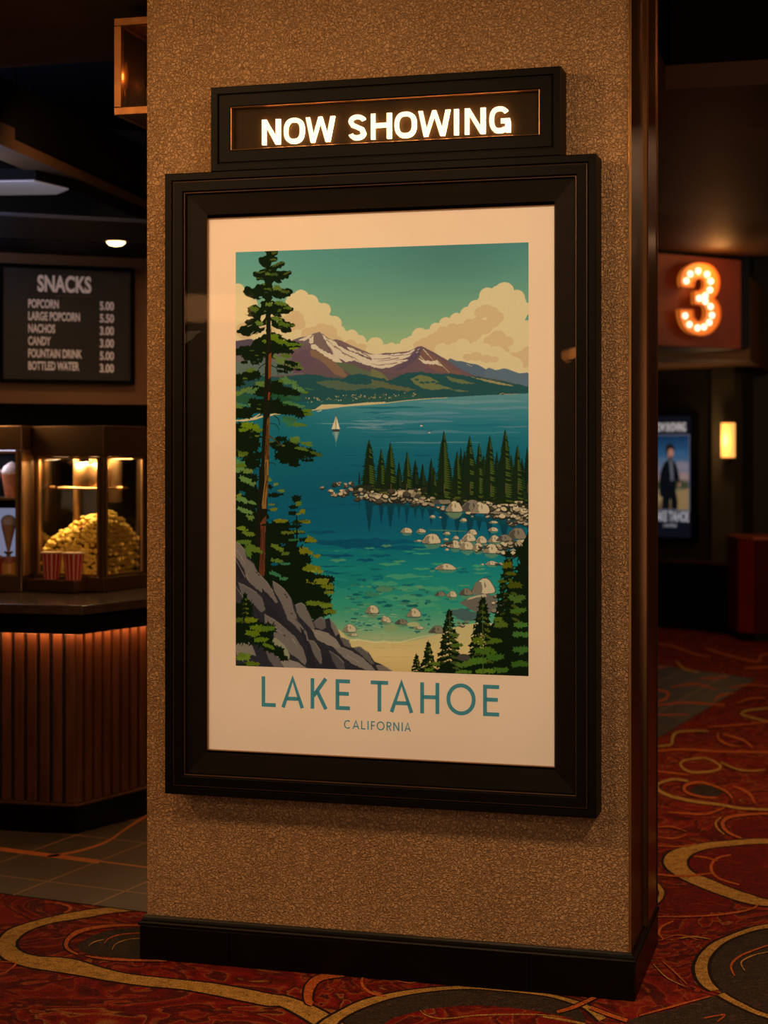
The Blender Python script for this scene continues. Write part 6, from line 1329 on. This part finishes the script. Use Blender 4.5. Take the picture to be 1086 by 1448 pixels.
light('top_light', 'AREA', lp_(.1, -.75, 3.05), 2.5*K, (1, .58, .26), .2, lp_(.5, 0, 2.4))
light('fill_light', 'AREA', lp_(2.2, -4.2, 1.4), 27*K, (1, .74, .52), 1.6, lp_(.8, 0, .8))
light('room_glow', 'AREA', (0, -2.5, 2.9), 8*K, (1, .66, .42), 3.0, (0, 6, .4))
light('corridor_light', 'AREA', (2.6, 7.6, 3.05), 44*K, (1, .55, .28), .6, (2.4, 8.3, 0))
light('corridor_light_far', 'AREA', (3.0, 11.2, 3.05), 7*K, (1, .50, .25), .5, (2.8, 11.6, 0))
light('front_right_light', 'AREA', (2.0, 4.2, 3.3), 28*K, (1, .55, .28), .5, (1.8, 5.6, 0))
light('front_left_light', 'AREA', (-1.6, 3.8, 3.05), 8*K, (1, .55, .26), .4, (-1.0, 5.2, 0))
# concession
light('menu_light', 'AREA', (*MB_.w(.3, -1.3), 3.0), 4, (1, .55, .26), .3, (*MB_.w(.3, 0), 2.0))
light('concession_spot', 'AREA', (-2.0, 6.2, 3.0), 1.6, (1, .62, .34), .2, (-1.35, 7.6, .95))
light('downlight_glow', 'SPOT', (*lp, bt-.03), 10, (1, .7, .4), .04, (lp[0], lp[1], 0), 110)
light('popcorn_light', 'AREA', (*PMF.w(-.28, .10), zt_-.15), 6, (1, .72, .38), .2, (*PMF.w(-.19, .16), 0))
light('popcorn_light_side', 'AREA', (*PMF.w(-.06, .16), zt_-.15), 6, (1, .72, .38), .16, (*PMF.w(-.05, .16), 0))
light('side_panel_fill', 'AREA', (*PMF.w(-.46, -.25), 1.85), .8, (1, .68, .36), .12, (*DC.w(0, .15), 1.3))  # small warm light added to make the case's steel side gleam
light('cool_ceiling_fill', 'AREA', (-2.2, 7.6, 2.75), 16, (.5, .62, 1), .8, (-1.9, 8.2, 4))  # unseen blue light added to tint the dark ceiling from below
light('case_light', 'AREA', (*DC.w(-.25, .12), zt2-.13), 1.2, (.85, .85, 1), .2, (*DC.w(-.25, .15), 0))
light('lantern_light', 'POINT', lp_(lx0+.075, ly0+.14, lz0+.16), .6, (1, .55, .22), .012)
light('ceiling_wash_left', 'AREA', (-1.4, 4.6, 1.9), 1.6, (1, .6, .3), .5, (-1.6, 5.4, 3.1))
light('numeral_glow', 'POINT', (*SG.w(xr*.52, -.22), 2.95), 4.0, (1, .40, .10), .08)
light('board_wash', 'AREA', (*SG.w(xr*.5, -.9), 2.5), 1.2, (1, .5, .2), .4, (*SG.w(xr*.45, 0), 2.7))
light('corridor_inner', 'SPOT', (*at(915, 15.0), .9), 14, (1, .62, .32), .1, (*at(925, 15.0), 2.4), 60)
light('far_wash', 'AREA', (4.2, 11.6, 2.9), 7, (1, .7, .4), .4, (*FW.w(1.2, 0), 1.3))
# lamps of the lobby behind the viewer, seen only as reflections in the glass of the case
def mirror(px, py, dist):
    x, z = P.px(px, py, .0975); c_ = Vector((0, 0, H)); o_ = P.w(0, 0)
    cl_ = Vector(((0-o_[0])*P.u[0]+(0-o_[1])*P.u[1], (0-o_[0])*P.v[0]+(0-o_[1])*P.v[1], H))
    d = Vector((x, -.0975, z))-cl_; d.y = -d.y; d.normalize(); q = Vector((x, -.0975, z))+d*dist
    return lp_(q.x, q.y, q.z)
light('lobby_bulb', 'POINT', mirror(800.5, 503, 4.6), .34, (1, .30, .05), .026)
light('lobby_bulb', 'POINT', mirror(813, 499, 4.6), .60, (1, .34, .07), .028)
q = mirror(290, 436, 5.0)
light('lobby_panel', 'AREA', q, 1.7, (1, .42, .14), .55, lp_(.35, 0, 2.0), size_y=.16)
